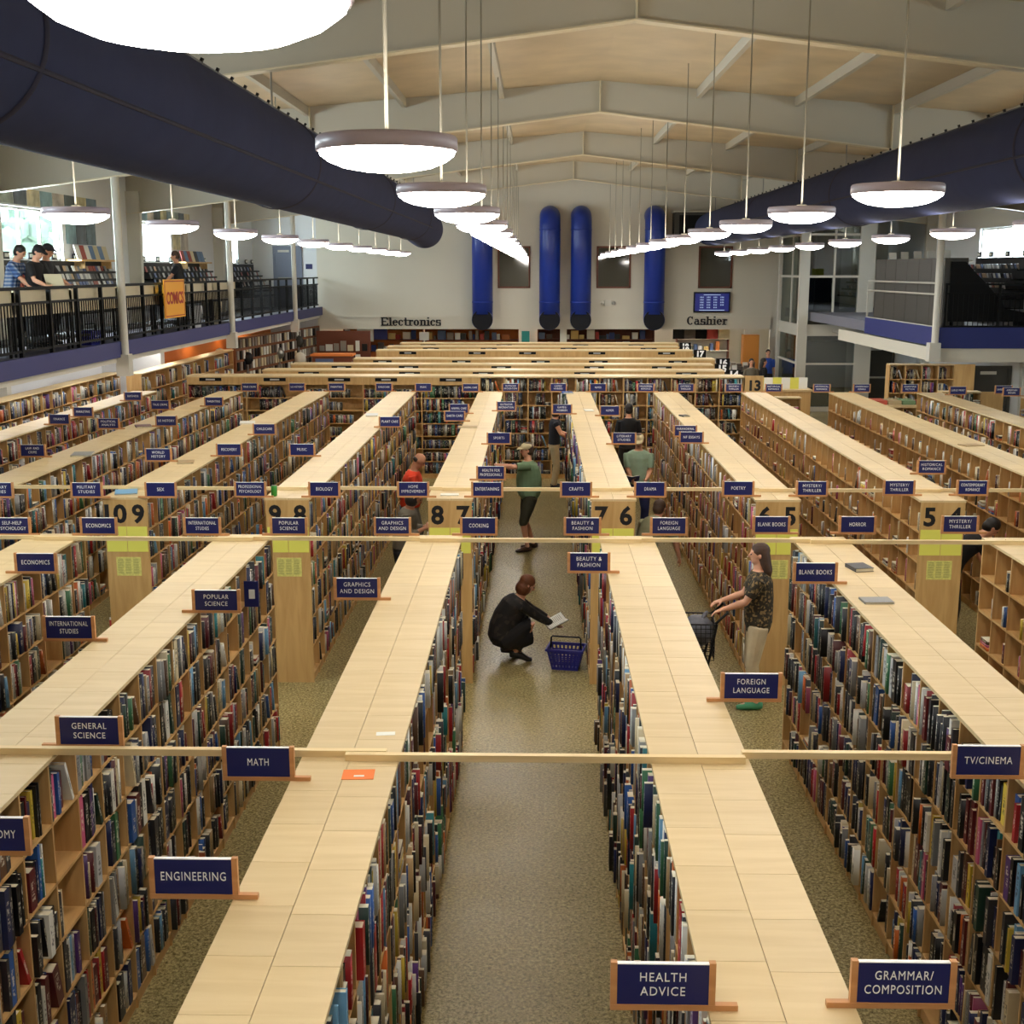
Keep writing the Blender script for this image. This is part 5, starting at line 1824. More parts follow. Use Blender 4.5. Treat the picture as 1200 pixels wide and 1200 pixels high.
TIERW = ['top', 'second', 'third', 'fourth', 'fifth', 'lowest']
CASEN = {('science', 1): 'science bookcase', ('math', 1): 'math bookcase', ('math', -1): 'math bookcase, aisle side', ('health', -1): 'health bookcase', ('health', 1): 'health bookcase, far side',
         ('cinema', -1): 'cinema bookcase', ('cinema', 1): 'cinema bookcase, far side', ('science', -1): 'science bookcase, far side'}
for bi in single:
    o, a, n, u, th, h, d, back, tilt, ci, meta, idx = BOOKS[bi]
    ca, sa = math.cos(tilt), math.sin(tilt)
    org = Vector(o) + a * u - n * back

    def P3(x, w, z):
        return a * (x * ca - z * sa) + n * w + Vector((0, 0, x * sa + z * ca))
    cov = []
    faces = []
    uvs = []
    bt = 0.0025
    for (x0, x1, w0, w1) in ((0, bt, -d, -bt), (th - bt, th, -d, -bt), (0, th, -bt, 0)):
        s0 = len(cov)
        cov += [P3(x, w, z) for w in (w0, w1) for (x, z) in ((x0, 0), (x1, 0), (x1, h), (x0, h))]
        faces += [tuple(s0 + i for i in f) for f in BOXF]
        for f in BOXF:
            for v in f:
                l = v % 4
                uvs.append((1.0 if l in (1, 2) else 0.0, (bi % 97) + (0.999 if l in (2, 3) else 0.0)) if (len(faces) == 18 and f == BOXF[1]) else (0.0, float(bi % 97)))
    me = bpy.data.meshes.new('book')
    me.from_pydata([tuple(p) for p in cov], [], faces)
    uvl = me.uv_layers.new(name='UVMap')
    uvl.data.foreach_set('uv', [c for p in uvs for c in p])
    me.materials.append(book_mat(ci))
    ob = link('book', me, None, org)
    pg = MB()
    pp = [P3(x, w, z) for w in (-d + 0.003, -bt) for (x, z) in ((bt, 0.003), (th - bt, 0.003), (th - bt, h - 0.004), (bt, h - 0.004))]
    pg.poly(pp, BOXF)
    pg.build('page_block', M['page'], ob)
    row, q, bay, tier, nb = meta
    size = 'thick' if th > 0.038 else ('thin' if th < 0.02 else 'medium')
    lean = ' leaning' if tilt > 0.04 else ''
    tag(ob, '%s%s %s book, %s on %s shelf, %s bay from far end, %s' % (size, lean, PAL[ci][0], ORD[min(idx, 29)], TIERW[tier], ORD[min(nb - 1 - bay, 29)], CASEN[(row, q)]),
        'book', 'books on the front bookcases')

rest = [b for i, b in enumerate(BOOKS) if i not in single_set]
N = len(rest)
V_ = np.empty((N, 8, 3))
for i, b in enumerate(rest):
    for j, p in enumerate(book_corners(b)):
        V_[i, j] = p
F_ = (np.array(BOXF)[None, :, :] + (np.arange(N) * 8)[:, None, None]).reshape(-1, 4)
me = bpy.data.meshes.new('shelved_books')
me.vertices.add(N * 8)
me.vertices.foreach_set('co', V_.ravel())
me.loops.add(N * 24)
me.loops.foreach_set('vertex_index', F_.ravel().astype(np.int32))
me.polygons.add(N * 6)
me.polygons.foreach_set('loop_start', np.arange(0, N * 24, 4, dtype=np.int32))
me.update(calc_edges=True)
colr = np.empty((N, 6, 4))
page = np.array(lin((218, 208, 180)) + (1,))
bt_ = np.random.RandomState(3)
for i, b in enumerate(rest):
    c = np.array(LINPAL[b[9]] + (1,))
    c[:3] *= bt_.uniform(0.55, 1.1)
    colr[i, :] = c
    colr[i, 3] = page
    colr[i, 0] = page
at = me.attributes.new('cover', 'FLOAT_COLOR', 'FACE')
at.data.foreach_set('color', colr.ravel())
uv = np.zeros((N, 6, 4, 2))
uv[:, 1] = np.array([(0, 0), (1, 0), (1, 0.999), (0, 0.999)])
uv[..., 1] += (np.arange(N) % 211)[:, None, None]
uvl = me.uv_layers.new(name='UVMap')
uvl.data.foreach_set('uv', uv.ravel())
for m in book_stuff_mats():
    me.materials.append(m)
mi = np.zeros((N, 6), dtype=np.int32)
mi[:, 1] = 1
me.polygons.foreach_set('material_index', mi.ravel())
me.validate()
ob = link('shelved_books', me)
tag(ob, 'mass of all the farther shelved books throughout the store', 'books', None, 'stuff')
print('BOOKS', len(BOOKS), 'single', len(single))

# ------------------------------------------------------------------ section signs
SIGNS = [
    # text, row, side, pixel y of the sign's lower edge
    ('ASTRONOMY', -1, 1, 1001), ('ENGINEERING', 0, -1, 1052), ('MATH', 0, -1, 914), ('GENERAL\nSCIENCE', -1, 1, 876), ('POPULAR\nSCIENCE', -1, 1, 718),
    ('INTERNATIONAL\nSTUDIES', -1, -1, 751), ('ECONOMICS', -2, 1, 672), ('GRAPHICS\nAND DESIGN', 0, -1, 703), ('GRAPHICS\nAND DESIGN', 0, -1, 627.5), ('POPULAR\nSCIENCE', -1, 1, 627.5),
    ('INTERNATIONAL\nSTUDIES', -1, -1, 627.5), ('ECONOMICS', -2, 1, 627.5), ('SELF-HELP\nPSYCHOLOGY', -2, -1, 627.5), ('COOKING', 0, 1, 627.5), ('BEAUTY &\nFASHION', 1, -1, 627.5),
    ('FOREIGN\nLANGUAGE', 1, 1, 627.5), ('BEAUTY &\nFASHION', 1, -1, 671.5), ('FOREIGN\nLANGUAGE', 1, 1, 822), ('HEALTH\nADVICE', 1, -1, 1182), ('GRAMMAR/\nCOMPOSITION', 1, 1, 1180),
    ('TV/CINEMA', 2, -1, 912), ('BLANK BOOKS', 2, -1, 684), ('BLANK BOOKS', 2, -1, 626), ('HORROR', 2, 1, 626), ('MYSTERY/\nTHRILLER', 3, -1, 625.5),
    ('MILITARY\nSTUDIES', -3, 1, 583.5), ('MILITARY\nSTUDIES', -2, -1, 583.5), ('SEX', -2, 1, 583.5), ('PROFESSIONAL\nPSYCHOLOGY', -1, -1, 583), ('BIOLOGY', -1, 1, 583), ('HOME\nIMPROVEMENT', 0, -1, 583),
    ('ENTERTAINING', 0, 1, 583), ('CRAFTS', 1, -1, 583), ('DRAMA', 1, 1, 583), ('POETRY', 2, -1, 582), ('MYSTERY/\nTHRILLER', 2, 1, 582), ('MYSTERY/\nTHRILLER', 3, -1, 581), ('CONTEMPORARY\nROMANCE', 3, 1, 581),
    ('HEALTH FOR\nPROFESSIONALS', 0, 1, 563), ('SPORTS', 0, 1, 521), ('ANIMAL CARE', 0, -1, 485), ('EARTH CARE', 0, -1, 494), ('OUTDOOR\nRECREATION', 0, 1, 482), ('PLANT CARE', -1, 1, 501), ('MUSIC', -1, -1, 535),
    ('CHILDCARE', -2, 1, 510), ('RECOVERY', -2, 1, 535), ('WORLD\nHISTORY', -2, -1, 541), ('US HISTORY', -3, 1, 500), ('LAW AND\nCRIME', -3, -1, 536), ('POLITICAL\nANALYSIS', -3, -1, 503), ('FINANCE', -4, 1, 498), ('MARKETING', -4, 1, 489),
    ('PARENTING', -3, 1, 476.5), ('TRUE CRIME', -3, -1, 480.5), ('BUSINESS', -4, 1, 470), ('GAMES/\nHOBBIES', 1, -1, 485.5), ('HUMOR', 1, 1, 487.5), ('LITERARY\nSTUDIES', 1, 1, 521), ('PARANORMAL\nROMANCE', 2, -1, 512), ('NF ESSAYS', 2, -1, 520),
    ('HISTORICAL\nROMANCE', 3, 1, 556),
    ('TRUE CRIME', -3, 1, 458.8), ('US HISTORY', -2, -1, 458.8), ('PARENTING', -2, 1, 458.8), ('CHILDCARE', -1, -1, 458.8), ('MUSIC', -1, 1, 458.8), ('PLANT CARE', 0, -1, 458.8),
    ('ANIMAL CARE', 0, -1, 459.6), ('OUTDOOR\nRECREATION', 0, 1, 458.6), ('GAMES/\nHOBBIES', 1, -1, 458.6), ('HUMOR', 1, 1, 458.6), ('PARANORMAL\nROMANCE', 2, -1, 458.4), ('MYSTERY/\nTHRILLER', 2, 1, 458.4), ('MYSTERY/\nTHRILLER', 3, -1, 458.2),
    ('HISTORICAL\nROMANCE', 3, 1, 458.2), ('HISTORICAL\nROMANCE', 4, -1, 458), ('CONTEMPORARY\nROMANCE', 4, 1, 458), ('CHRISTIAN\nFICTION', 5, -1, 458), ('LARGE PRINT', 5, 1, 463), ('LARGE PRINT', 6, -1, 462), ('AMERICAN\nINDIAN', 6, -1, 464.5),
]
SIGNS = [s for s in SIGNS if not (s[0] == 'PLANT CARE' and s[3] < 460)]
for nm in ('sign_panel',):
    pass
sp_mesh = MB().box(-0.152, 0.152, -0.008, 0.008, 0.020, 0.165).mesh('panel', M['navy'])
post_mesh = MB().box(-0.011, 0.011, -0.011, 0.011, 0.020, 0.172).mesh('side_post', M['sign_wood'])
edge_mesh = MB().box(-0.152, 0.152, -0.0085, 0.0085, 0.165, 0.168).mesh('top_edge', M['white_letter'])
arm_mesh = {q: MB().box(-0.175 if q > 0 else -0.172, 0.172 if q > 0 else 0.175, -0.012, 0.012, 0, 0.020).mesh('rail', M['sign_wood']) for q in (1, -1)}
for q in (1, -1):
    mb = MB()
    if q > 0:
        mb.box(-0.25, 0.174, -0.012, 0.012, 0, 0.020)
    else:
        mb.box(-0.174, 0.25, -0.012, 0.012, 0, 0.020)
    arm_mesh[q] = mb.mesh('bottom_rail', M['sign_wood'])
rown = {-4: 'the left-wall bookcase', -3: 'the law and politics bookcase', -2: 'the 10 9 bookcase', -1: 'the 9 8 bookcase', 0: 'the 8 7 bookcase', 1: 'the 7 6 bookcase', 2: 'the 6 5 bookcase',
        3: 'the 5 4 bookcase', 4: 'the half-empty rear bookcase', 5: 'the bookcase second from right', 6: 'the rightmost bookcase'}
frow = {-2: 'the left corner front bookcase', -1: 'the front science bookcase', 0: 'the front math bookcase', 1: 'the front health bookcase', 2: 'the front cinema bookcase', 3: 'the right corner front bookcase'}
for txt, k, q, py in SIGNS:
    X0 = row_x(k) + q * (HALF + 0.165)
    y = at_z(600, py, T).y
    # refine on the sign's own column
    for _ in range(3):
        px = proj((X0, y, T))[0]
        y = at_z(px, py, T).y
    if y > Y_S1 - 0.1 and py < 470:
        y = min(y, Y_S1 - 0.05)
    one = txt.replace('\n', ' ')
    if y < 6.5:
        where = 'near the front of'
    elif y < 9.6:
        where = 'halfway along'
    elif y < 11.3:
        where = 'at the far end of'
    elif y < 14.3:
        where = 'at the near end of'
    elif y < 23.5:
        where = 'partway along'
    else:
        where = 'at the far end of'
    lab = 'navy %s sign %s %s' % (one, where, (frow if y < 11.4 else rown)[k])
    t = thing('section_sign', lab, 'sign', (X0, y, T + 0.0005), 0, 'navy section signs on the bookcases')
    link('panel', sp_mesh, t)
    link('top_edge', edge_mesh, t)
    for s_ in (-1, 1):
        link('side_post', post_mesh, t, (s_ * 0.163, 0, 0))
    link('bottom_rail', arm_mesh[q], t)
    lines = txt.split('\n')
    mx = max(len(l) for l in lines)
    text('lettering', txt, t, (0, -0.0095, 0.093), 0.052 if len(lines) == 1 else 0.046, M['white_letter'], None, (PI / 2, 0, 0), 0.0, 1.14, 0.0006, 0.255)

# sloping blue sale signs on the science bookcase
p = MB().box(-0.06, 0.06, -0.008, 0.008, 0, 0.22)
o = p.build('hanging_card', M['navy'], None, False, (row_x(-1) + HALF + 0.07, at_z(296, 700, 1.8).y, 1.72))
MB().box(-0.02, 0.03, -0.0095, -0.008, 0.07, 0.15).build('printed_mark', M['paper'], o)
MB().box(-0.08, 0.0, -0.004, 0.004, 0.2, 0.21).build('arm', M['sign_wood'], o)
tag(o, 'navy card with a pale printed mark hanging off the far end of the science bookcase', 'card')

# long pine rails tying the bookcase tops together --------------------------
def rail(x0, x1, y, z, label, grp):
    o = MB().box(0, x1 - x0, -0.019, 0.019, 0, 0.035).build('tie_rail', M['rail'], None, False, (x0, y, z))
    tag(o, label, 'wooden rail', grp)


g1 = 'near tie rails across the front bookcases'
rail(row_x(-2) - 0.2, row_x(0) + 0.18, 5.90, T + 0.001, 'pine rail laid from the science bookcase to the math bookcase in the foreground', g1)
rail(row_x(0) - 0.02, row_x(1) + 0.22, 5.85, T + 0.001, 'pine rail laid across the middle aisle from the math to the health bookcase', g1)
rail(row_x(1) + 0.215, row_x(2) - 0.1, 5.92, T + 0.001, 'pine rail laid from the health bookcase to the TV/CINEMA sign', g1)
for i in range(-3, 4):
    rail(row_x(i) - 0.12, row_x(i + 1) + 0.12, 10.93 + (0.042 if i % 2 else 0), T + 0.001, 'pine rail across the far ends of the front bookcases, %s from the left' % ORD[i + 3], 'tie rails at the far ends of the front bookcases')
for i in range(-5, 6):
    rail(row_x(i) - 0.12, row_x(i + 1) + 0.12, 13.58 + (0.042 if i % 2 else 0), T + 0.001, 'pine rail across the near ends of the rear bookcases, %s from the left' % ORD[i + 5], 'tie rails at the near ends of the rear bookcases')

# ------------------------------------------------------------------ small things left on the bookcase tops
def lay(name, px, py, w, d, h, m, label, cat, rz=0.0, z=None):
    p = at_z(px, py, T)
    o = MB().box(-w / 2, w / 2, -d / 2, d / 2, 0, h).build(name, m, None, False, (p.x, p.y, T + 0.001 if z is None else z))
    o.rotation_euler = (0, 0, rz)
    tag(o, label, cat)
    return o


o = lay('notice_card', 420, 908, 0.155, 0.12, 0.002, M['orange_card'], 'bright orange card lying on top of the math bookcase', 'card', 0.05)
MB().box(-0.02, 0.03, -0.03, -0.012, 0.002, 0.003).build('printed_arrow', M['paper'], o)
o = lay('paper_scrap', 452, 860, 0.10, 0.05, 0.001, M['paper'], 'white paper scrap lying on top of the math bookcase behind the orange card', 'paper', 0.1)


def loose_book(px, py, w, d, h, ci, label, rz):
    p = at_z(px, py, T)
    mb = MB()
    mb.box(-w / 2, w / 2, -d / 2, d / 2, 0, 0.003)
    mb.box(-w / 2, w / 2, -d / 2, d / 2, h - 0.003, h)
    mb.box(-w / 2, -w / 2 + 0.003, -d / 2, d / 2, 0, h)
    o = mb.build('loose_book', flat('loose_cover', PAL[ci][1], 0.4), None, False, (p.x, p.y, T + 0.001))
    o.rotation_euler = (0, 0, rz)
    MB().box(-w / 2 + 0.003, w / 2 - 0.004, -d / 2 + 0.004, d / 2 - 0.004, 0.003, h - 0.003).build('page_block', M['page'], o)
    tag(o, label, 'book')
    return o


loose_book(1007, 667, 0.16, 0.20, 0.03, PIDX['charcoal'], 'dark book lying on the cinema bookcase behind the BLANK BOOKS sign', 0.2)
loose_book(1027, 705, 0.22, 0.16, 0.015, PIDX['grey'], 'greyish plastic-wrapped book lying near the edge of the cinema bookcase', 0.05)
loose_book(148, 577, 0.24, 0.30, 0.012, PIDX['light blue'], 'pale blue magazine lying on the 10 9 bookcase above its number panel', 0.3)
loose_book(97, 533, 0.26, 0.34, 0.02, PIDX['grey'], 'grey magazines lying on the law and politics bookcase', 0.2)
loose_book(168, 500, 0.24, 0.30, 0.02, PIDX['maroon'], 'dark red book lying on the law and politics bookcase', 0.4)
loose_book(290, 496, 0.24, 0.34, 0.02, PIDX['white'], 'white magazines lying on the 10 9 bookcase before its CHILDCARE sign', 0.2)
loose_book(218, 542, 0.2, 0.26, 0.015, PIDX['tan'], 'tan pamphlet lying on the 10 9 bookcase beside the WORLD HISTORY sign', 0.2)
loose_book(436, 487, 0.2, 0.34, 0.02, PIDX['pale grey'], 'pale book lying on the far part of the 9 8 bookcase', 0.1)
loose_book(527, 580, 0.2, 0.12, 0.008, PIDX['white'], 'white leaflet lying at the near end of the 8 7 bookcase', 0.05)
loose_book(548, 501, 0.3, 0.18, 0.02, PIDX['tan'], 'flat tan book lying near the EARTH CARE sign on the 8 7 bookcase', 0.0)
loose_book(665, 461, 0.2, 0.3, 0.03, PIDX['blue'], 'blue book lying at the far end of the 7 6 bookcase', 0.1)
loose_book(690, 481, 0.16, 0.3, 0.006, PIDX['white'], 'clear folder lying on the 7 6 bookcase near its HUMOR sign', 0.1)
loose_book(802, 488, 0.12, 0.2, 0.02, PIDX['black'], 'small black book lying on the 6 5 bookcase', 0.3)
loose_book(1138, 522, 0.3, 0.2, 0.01, PIDX['tan'], 'thin tan pamphlet lying on the half-empty rear bookcase', 0.3)
p = at_z(321, 582, T)
t = thing('drink_can', 'green drink can standing on the 9 8 bookcase above its number panel', 'can', (p.x, p.y + 0.02, T + 0.001))
MB().lathe([(0, 0), (0.026, 0), (0.033, 0.012), (0.033, 0.105), (0.026, 0.118), (0.0, 0.118)], 18).build('can_body', flat('can_green', (60, 150, 60), 0.35, 0.3), t, True)
MB().lathe([(0, 0.1185), (0.024, 0.1185), (0.025, 0.122), (0.0, 0.12)], 18).build('lid', M['chrome'], t, True)
# open book in the crouching woman's hands
t = thing('open_book', 'open white book held by the crouching woman', 'book', (0.235, 13.90, 0.45), 0.25)
for q, nm in ((1, 'page_spread'), (-1, 'page_spread')):
    Mx = Matrix.Rotation(-0.45, 4, 'Y') @ Matrix.Rotation(q * 0.22, 4, 'X')
    mb = MB()
    mb.box(-0.105, 0.125, min(0, q * 0.165), max(0, q * 0.165), 0.0, 0.010, 0, Mx)
    mb.build(nm, M['paper'], t)
    mb = MB()
    mb.box(-0.11, 0.13, min(0, q * 0.17), max(0, q * 0.17), -0.005, -0.001, 0, Mx)
    mb.build('cover', M['black_plastic'], t)
    mb = MB()
    for r in range(9):
        mb.box(-0.085 + r * 0.021, -0.085 + r * 0.021 + 0.006, min(q * 0.02, q * 0.14), max(q * 0.02, q * 0.14), 0.0102, 0.0106, 0, Mx)
    mb.build('printed_lines', flat('print_grey_line', (150, 150, 146), 0.7), t)


def held(x, y, z, rz, label, c):
    t = thing('open_book', label, 'book', (x, y, z), rz)
    for q in (-1, 1):
        Mx = Matrix.Rotation(0.6, 4, 'X') @ Matrix.Rotation(-q * 0.2, 4, 'Y')
        MB().box(min(0, q * 0.13), max(0, q * 0.13), -0.1, 0.1, 0, 0.01, 0, Mx).build('page_spread', M['paper'], t)
        MB().box(min(0, q * 0.135), max(0, q * 0.135), -0.105, 0.105, -0.005, -0.001, 0, Mx).build('cover', flat('held_cover', c, 0.5), t)


held(-1.52, 18.72, 1.20, RIGHT, 'open book held by the man in the bright red shirt', (200, 196, 186))
held(-1.36, 15.78, 1.24, RIGHT, 'open book held by the stooping person in grey', (120, 120, 124))
held(1.60, 20.66, 1.02, TOWARD, 'dark blue open book held by the man in the pale green polo', (30, 40, 110))
held(0.74, 25.6, 1.10, RIGHT, 'open book held by the woman in khaki trousers', (90, 60, 40))
o = MB().box(-0.155, 0.155, -0.004, 0.004, -0.155, 0.155, 0, Matrix.Rotation(0.5, 4, 'X')).build('record_album', M['cream'], None, False, (-8.28, 21.42, MZ + 1.12))
tag(o, 'pale record sleeve held by the man in black on the mezzanine', 'record')

# ------------------------------------------------------------------ merchandise in the rooms beyond
crng = random.Random(11)
cols = [(230, 225, 215), (90, 80, 74), (200, 120, 60), (40, 40, 44), (180, 60, 50), (90, 110, 150), (220, 190, 120), (150, 140, 130), (230, 230, 226), (40, 60, 120)]
CM = [flat('goods', c, 0.5) for c in cols]
for i, (xa, xb, y, back, lab) in enumerate(((-7.3, -4.3, 46.8, 'orange', 'electronics shelving under the ELECTRONICS lettering'), (-4.2, -0.7, 46.6, 'orange', 'orange electronics display behind the first wall duct'),
                                            (0.0, 0.9, 47.0, 'red_brown', 'dark wooden shelving between the two middle pillars'), (1.05, 4.4, 47.0, 'red_brown', 'dark wooden shelving of figurines behind the header'),
                                            (5.3, 7.3, 47.6, 'wall', 'pale cashier back wall with hanging goods'))):
    t = thing('merchandise_shelf', lab, 'shelving', (xa, y, 0), 0)
    L = xb - xa
    MB().box(0, L, 0.4, 0.43, 0, 2.75).build('back_panel', M[back], t)
    for a in (0, L - 0.03):
        MB().box(a, a + 0.03, 0, 0.4, 0, 2.75).build('side_panel', M['red_brown'], t)
    for z in (0.5, 1.0, 1.45, 1.9, 2.3, 2.72):
        MB().box(0, L, 0, 0.4, z, z + 0.03).build('shelf', M['red_brown'] if back != 'wall' else M['steel_white'], t)
        if z < 1.4 or z > 2.5:
            continue
        u = 0.06
        while u < L - 0.35:
            w = crng.uniform(0.08, 0.30)
            h = crng.uniform(0.12, 0.36)
            o = MB().box(-w / 2, w / 2, -0.1, 0.1, 0, h).build('boxed_product', crng.choice(CM), None, False, (xa + u + w / 2, y + 0.15, z + 0.031))
            tag(o, 'boxed product on the ' + lab, 'product', 'boxed products on the ' + lab)
            u += w + crng.uniform(0.0, 0.12)
for i, (px, py, w, h, m) in enumerate(((446, 391, 0.5, 0.42, 'navy'), (428, 393, 0.6, 0.45, 'paper'), (497, 394, 0.36, 0.3, 'paper'), (410, 403, 0.45, 0.6, 'cream'), (463, 384, 0.5, 0.16, 'black'))):
    p = at_y(px, py, 45.6)
    o = MB().box(-w / 2, w / 2, 0, 0.02, 0, h).build('hanging_poster', M[m], None, False, (p.x, 45.6, p.z - h / 2))
    tag(o, ['navy poster under the ELECTRONICS lettering', 'white poster left of the navy one in electronics', 'small white card hanging in the orange display', 'cream poster at the left end of electronics', 'black GAME sign hanging under the header'][i], 'poster')
    if m == 'black':
        text('lettering', 'GAME', o, (0, -0.002, h / 2), 0.15, M['white_letter'], None, (PI / 2, 0, 0), 0.006)
o = MB().box(-0.14, 0.14, 0, 0.02, 0, 0.4).build('teal_poster', M['teal'], None, False, (-0.42, 44.6, 1.95))
tag(o, 'teal card standing in front of the pale pillar', 'card')
MB().box(-0.1, 0.1, 0.0, 0.25, -1.95, 0.0).build('stand', M['endpanel'], o)
# pegboard with hanging packs on the left under the mezzanine
t = thing('pegboard', 'long brown pegboard wall of hanging accessories at the far left', 'pegboard', (-8.9, 36.2, 0), -0.12)
MB().box(0, 0.08, 0, 8.5, 0, 2.53).build('board', flat('pegboard_brown', (128, 78, 46), 0.7), t)
MB().box(0.08, 0.5, 0, 8.5, 0, 0.7).build('counter', M['red_brown'], t)
ang = -0.12
pk = [MB().box(0.09, 0.12, -0.07, 0.07, -0.25, 0).mesh('accessory_pack', m) for m in (M['paper'], M['black_plastic'], CM[7], CM[1], M['cream'])]
for r in range(4):
    for c in range(32):
        y = 0.15 + c * 0.26
        x = -8.9 - y * math.sin(ang)
        o = link('accessory_pack', crng.choice(pk), None, (x, 36.2 + y * math.cos(ang), 2.48 - r * 0.33))
        o.rotation_euler = (0, 0, ang)
        tag(o, 'small accessory pack hanging on the brown pegboard', 'accessory pack', 'packs on the pegboard')
# end panels of hanging goods at the corner of the far wall
t = thing('goods_panel', 'dark reddish panel of hanging goods at the corner below the mezzanine end', 'display panel', (-7.75, 43.6, 0), 0)
MB().box(0, 1.9, 0, 0.05, 0, 2.40).build('board', M['red_brown'], t)
for i in range(14):
    w, h = crng.uniform(0.12, 0.3), crng.uniform(0.15, 0.4)
    o = MB().box(-w / 2, w / 2, -0.05, 0, 0, h).build('hanging_pack', crng.choice([M['paper'], M['cream'], CM[7], M['black_plastic']]), None, False, (-7.55 + (i % 7) * 0.25, 43.595, 1.2 + (i // 7) * 0.5))
    tag(o, 'pack hanging on the reddish corner panel', 'pack', 'packs on the corner panel')
# counters and display cases on the left under the mezzanine
for i, (x, y, w, d, h, lab) in enumerate(((-7.9, 33.2, 3.0, 0.8, 1.45, 'brown counter with pictures behind the first cross bookcase'), (-6.9, 38.0, 1.2, 0.6, 1.9, 'wooden display case in electronics with a lamp'))):
    t = thing('counter', lab, 'counter', (x, y, 0), 0)
    MB().box(0, w, 0, d, 0, h).build('body', M['red_brown'], t)
    MB().box(-0.05, w + 0.05, -0.05, d + 0.05, h, h + 0.06).build('counter_top', M['orange'], t)
    for k in range(int(w / 0.7)):
        MB().box(0.1 + k * 0.7, 0.65 + k * 0.7, -0.02, 0, h - 0.62, h - 0.08).build('picture', crng.choice([M['paper'], CM[5], CM[7], M['black_plastic']]), t)
for i, (px, py, y, c) in enumerate(((258, 416, 35.5, 'paper'), (290, 420, 37, 'black_plastic'), (305, 405, 39, 'cream'), (327, 414, 40, 'chrome'), (352, 420, 38, 'steel_white'), (350, 400, 42, 'dark_grey'))):
    p = at_y(px, py, y)
    t = thing('instrument_stand', ['small white figure lamp', 'dark amplifier', 'beige instrument', 'metal stand', 'pale keyboard', 'dark speaker'][i] + ' among the goods below the left mezzanine', 'merchandise', (p.x, y, 0), 0)
    MB().tube([(0, 0, 0), (0, 0, p.z)], 0.03, 8).build('pole', M['chrome'], t)
    mb = MB().ball((0, 0, p.z), (0.18, 0.12, 0.2), 10)
    mb.build('top', M[c], t, True)
# cashier counters
t = thing('cashier_counter', 'dark cashier counter behind the queueing women', 'counter', (5.2, 42.2, 0), 0)
MB().box(0, 2.4, 0, 0.7, 0, 1.05).build('body', M['dark_grey'], t)
MB().box(-0.05, 2.45, -0.05, 0.75, 1.05, 1.1).build('counter_top', M['black_plastic'], t)
t = thing('cupboard', 'tall orange wooden cupboard beside the cashier opening', 'cupboard', (7.25, 44.0, 0), 0)
MB().box(0, 0.55, 0, 0.5, 0, 2.25).build('body', flat('orange_wood', (206, 130, 50), 0.5), t)
MB().box(0.02, 0.53, -0.02, 0, 0.1, 2.2).build('door', flat('orange_wood_door', (214, 138, 56), 0.5), t)
MB().box(0.06, 0.08, -0.05, -0.02, 1.1, 1.25).build('handle', M['chrome'], t)
for i in range(22):
    o = MB().box(-0.08, 0.08, -0.06, 0.06, 0, crng.uniform(0.15, 0.35)).build('counter_item', crng.choice(CM), None, False, (5.3 + (i % 11) * 0.2, 42.35 + (i // 11) * 0.25, 1.101))
    tag(o, 'small product standing on the dark cashier counter', 'product', 'small products on the cashier counter')
for i in range(5):
    p = (5.3 + i * 0.42, 46.9, 2.35)
    o = MB().box(-0.22, 0.22, -0.03, 0.03, -0.4, 0).build('hanging_shirt', [M['black_plastic'], CM[1], M['black'], CM[4], M['cream']][i], None, False, p)
    tag(o, 'hanging garment on the cashier back wall, %s from the left' % ORD[i], 'garment', 'garments on the cashier wall')

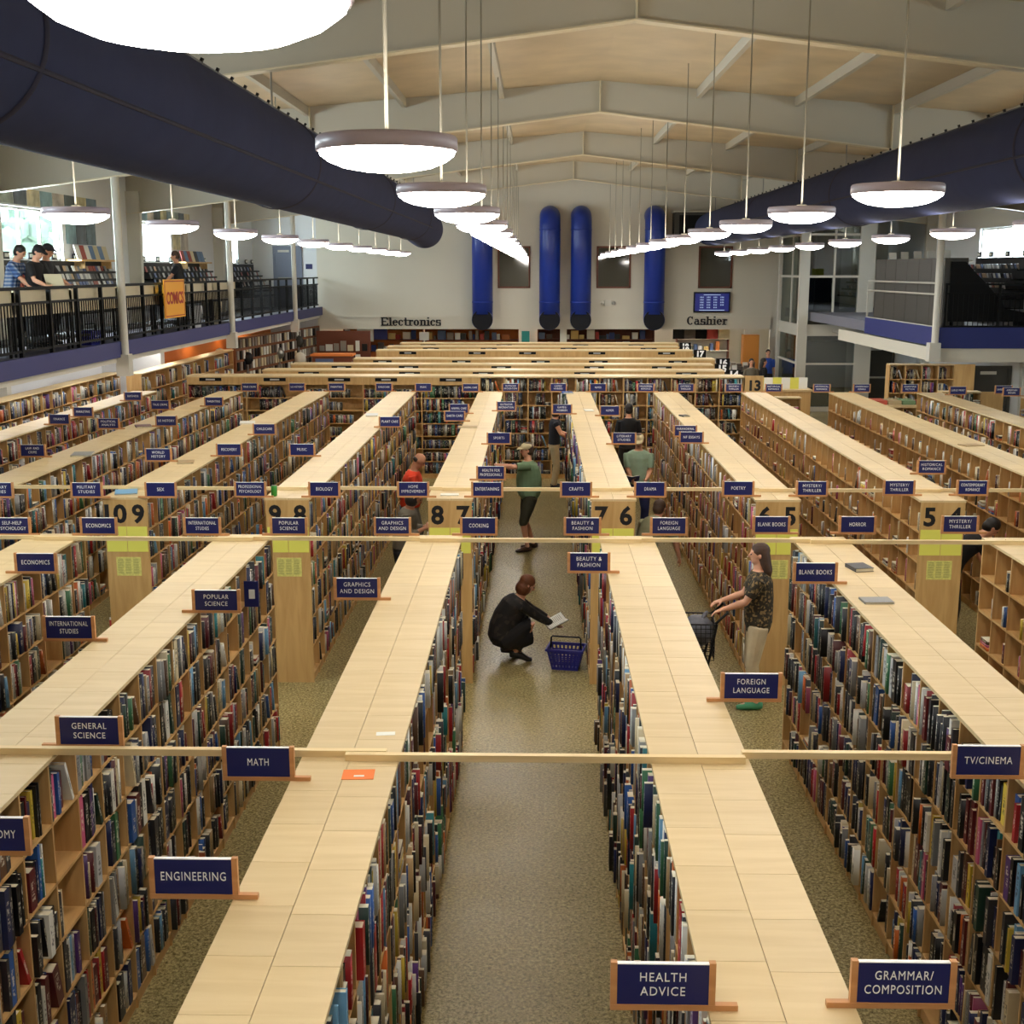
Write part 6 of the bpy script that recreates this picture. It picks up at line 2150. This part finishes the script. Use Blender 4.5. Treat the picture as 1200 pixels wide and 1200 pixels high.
# ------------------------------------------------------------------ world, view, lettering fit
w = bpy.data.worlds.new('world')
sc.world = w
w.use_nodes = True
bg = w.node_tree.nodes['Background']
sky = w.node_tree.nodes.new('ShaderNodeTexSky')
sky.sky_type = 'PREETHAM' if 'PREETHAM' in [e.identifier for e in sky.bl_rna.properties['sky_type'].enum_items] else 'HOSEK_WILKIE'
mixw = w.node_tree.nodes.new('ShaderNodeMix')
mixw.data_type = 'RGBA'
mixw.inputs[0].default_value = 0.85
w.node_tree.links.new(sky.outputs['Color'], mixw.inputs[6])
mixw.inputs[7].default_value = (0.88, 0.95, 1.0, 1)
w.node_tree.links.new(mixw.outputs[2], bg.inputs['Color'])
bg.inputs['Strength'].default_value = 4.0
# daylight entering through the side windows, the added unseen ones included
for i, (x, y0, y1, z0, z1, q) in enumerate([(XL - 0.02, a, b, WIN_L_Z[0], WIN_L_Z[1], 1) for a, b in WIN_L] + [(XR + 0.02, a, b, WIN_R_Z[0], WIN_R_Z[1], -1) for a, b in WIN_R]):
    L = bpy.data.lights.new('window_daylight', 'AREA')
    L.shape = 'RECTANGLE'
    L.size = z1 - z0
    L.size_y = y1 - y0
    L.energy = (170 if x < 0 else 60) * (y1 - y0)
    L.color = (0.86, 0.93, 1.0)
    o = bpy.data.objects.new('window_daylight', L)
    o.location = (x - q * 0.25, (y0 + y1) / 2, (z0 + z1) / 2)
    o.rotation_euler = (0, -q * PI / 2, 0)
    COL.objects.link(o)

bpy.context.view_layer.update()
for o, width, mx in TEXTS:
    d = o.dimensions.x
    if width:
        if d > 0:
            o.scale = (width / d, 1.0, 1)
    elif mx < 0.8:
        n = max(len(l) for l in o.data.body.split('\n'))
        o.scale = (min(n * 0.0255, mx) / d, 1, 1)
# letter outlines become plain meshes
dg = bpy.context.evaluated_depsgraph_get()
glyphs = {}
for o, width, mx in TEXTS:
    cu = o.data
    key = (cu.body, round(cu.size, 4), cu.materials[0].name)
    if key not in glyphs:
        glyphs[key] = bpy.data.meshes.new_from_object(o.evaluated_get(dg))
    nm, par = o.name, o.parent
    loc, rot, scl = o.location.copy(), o.rotation_euler.copy(), o.scale.copy()
    bpy.data.objects.remove(o)
    n = link(nm.split('.')[0], glyphs[key], par, loc)
    n.rotation_euler = rot
    n.scale = scl

vs = sc.view_settings
vs.view_transform = 'Standard'
vs.look = 'None'
vs.gamma = 1
vs.use_curve_mapping = False
vs.exposure = EXPOSURE
cy = sc.cycles
cy.use_denoising = True
cy.max_bounces = 8
cy.diffuse_bounces = 4
cy.glossy_bounces = 3
cy.transparent_max_bounces = 12
cy.sample_clamp_indirect = 6
cy.caustics_reflective = False
cy.caustics_refractive = False
sc.render.use_persistent_data = False
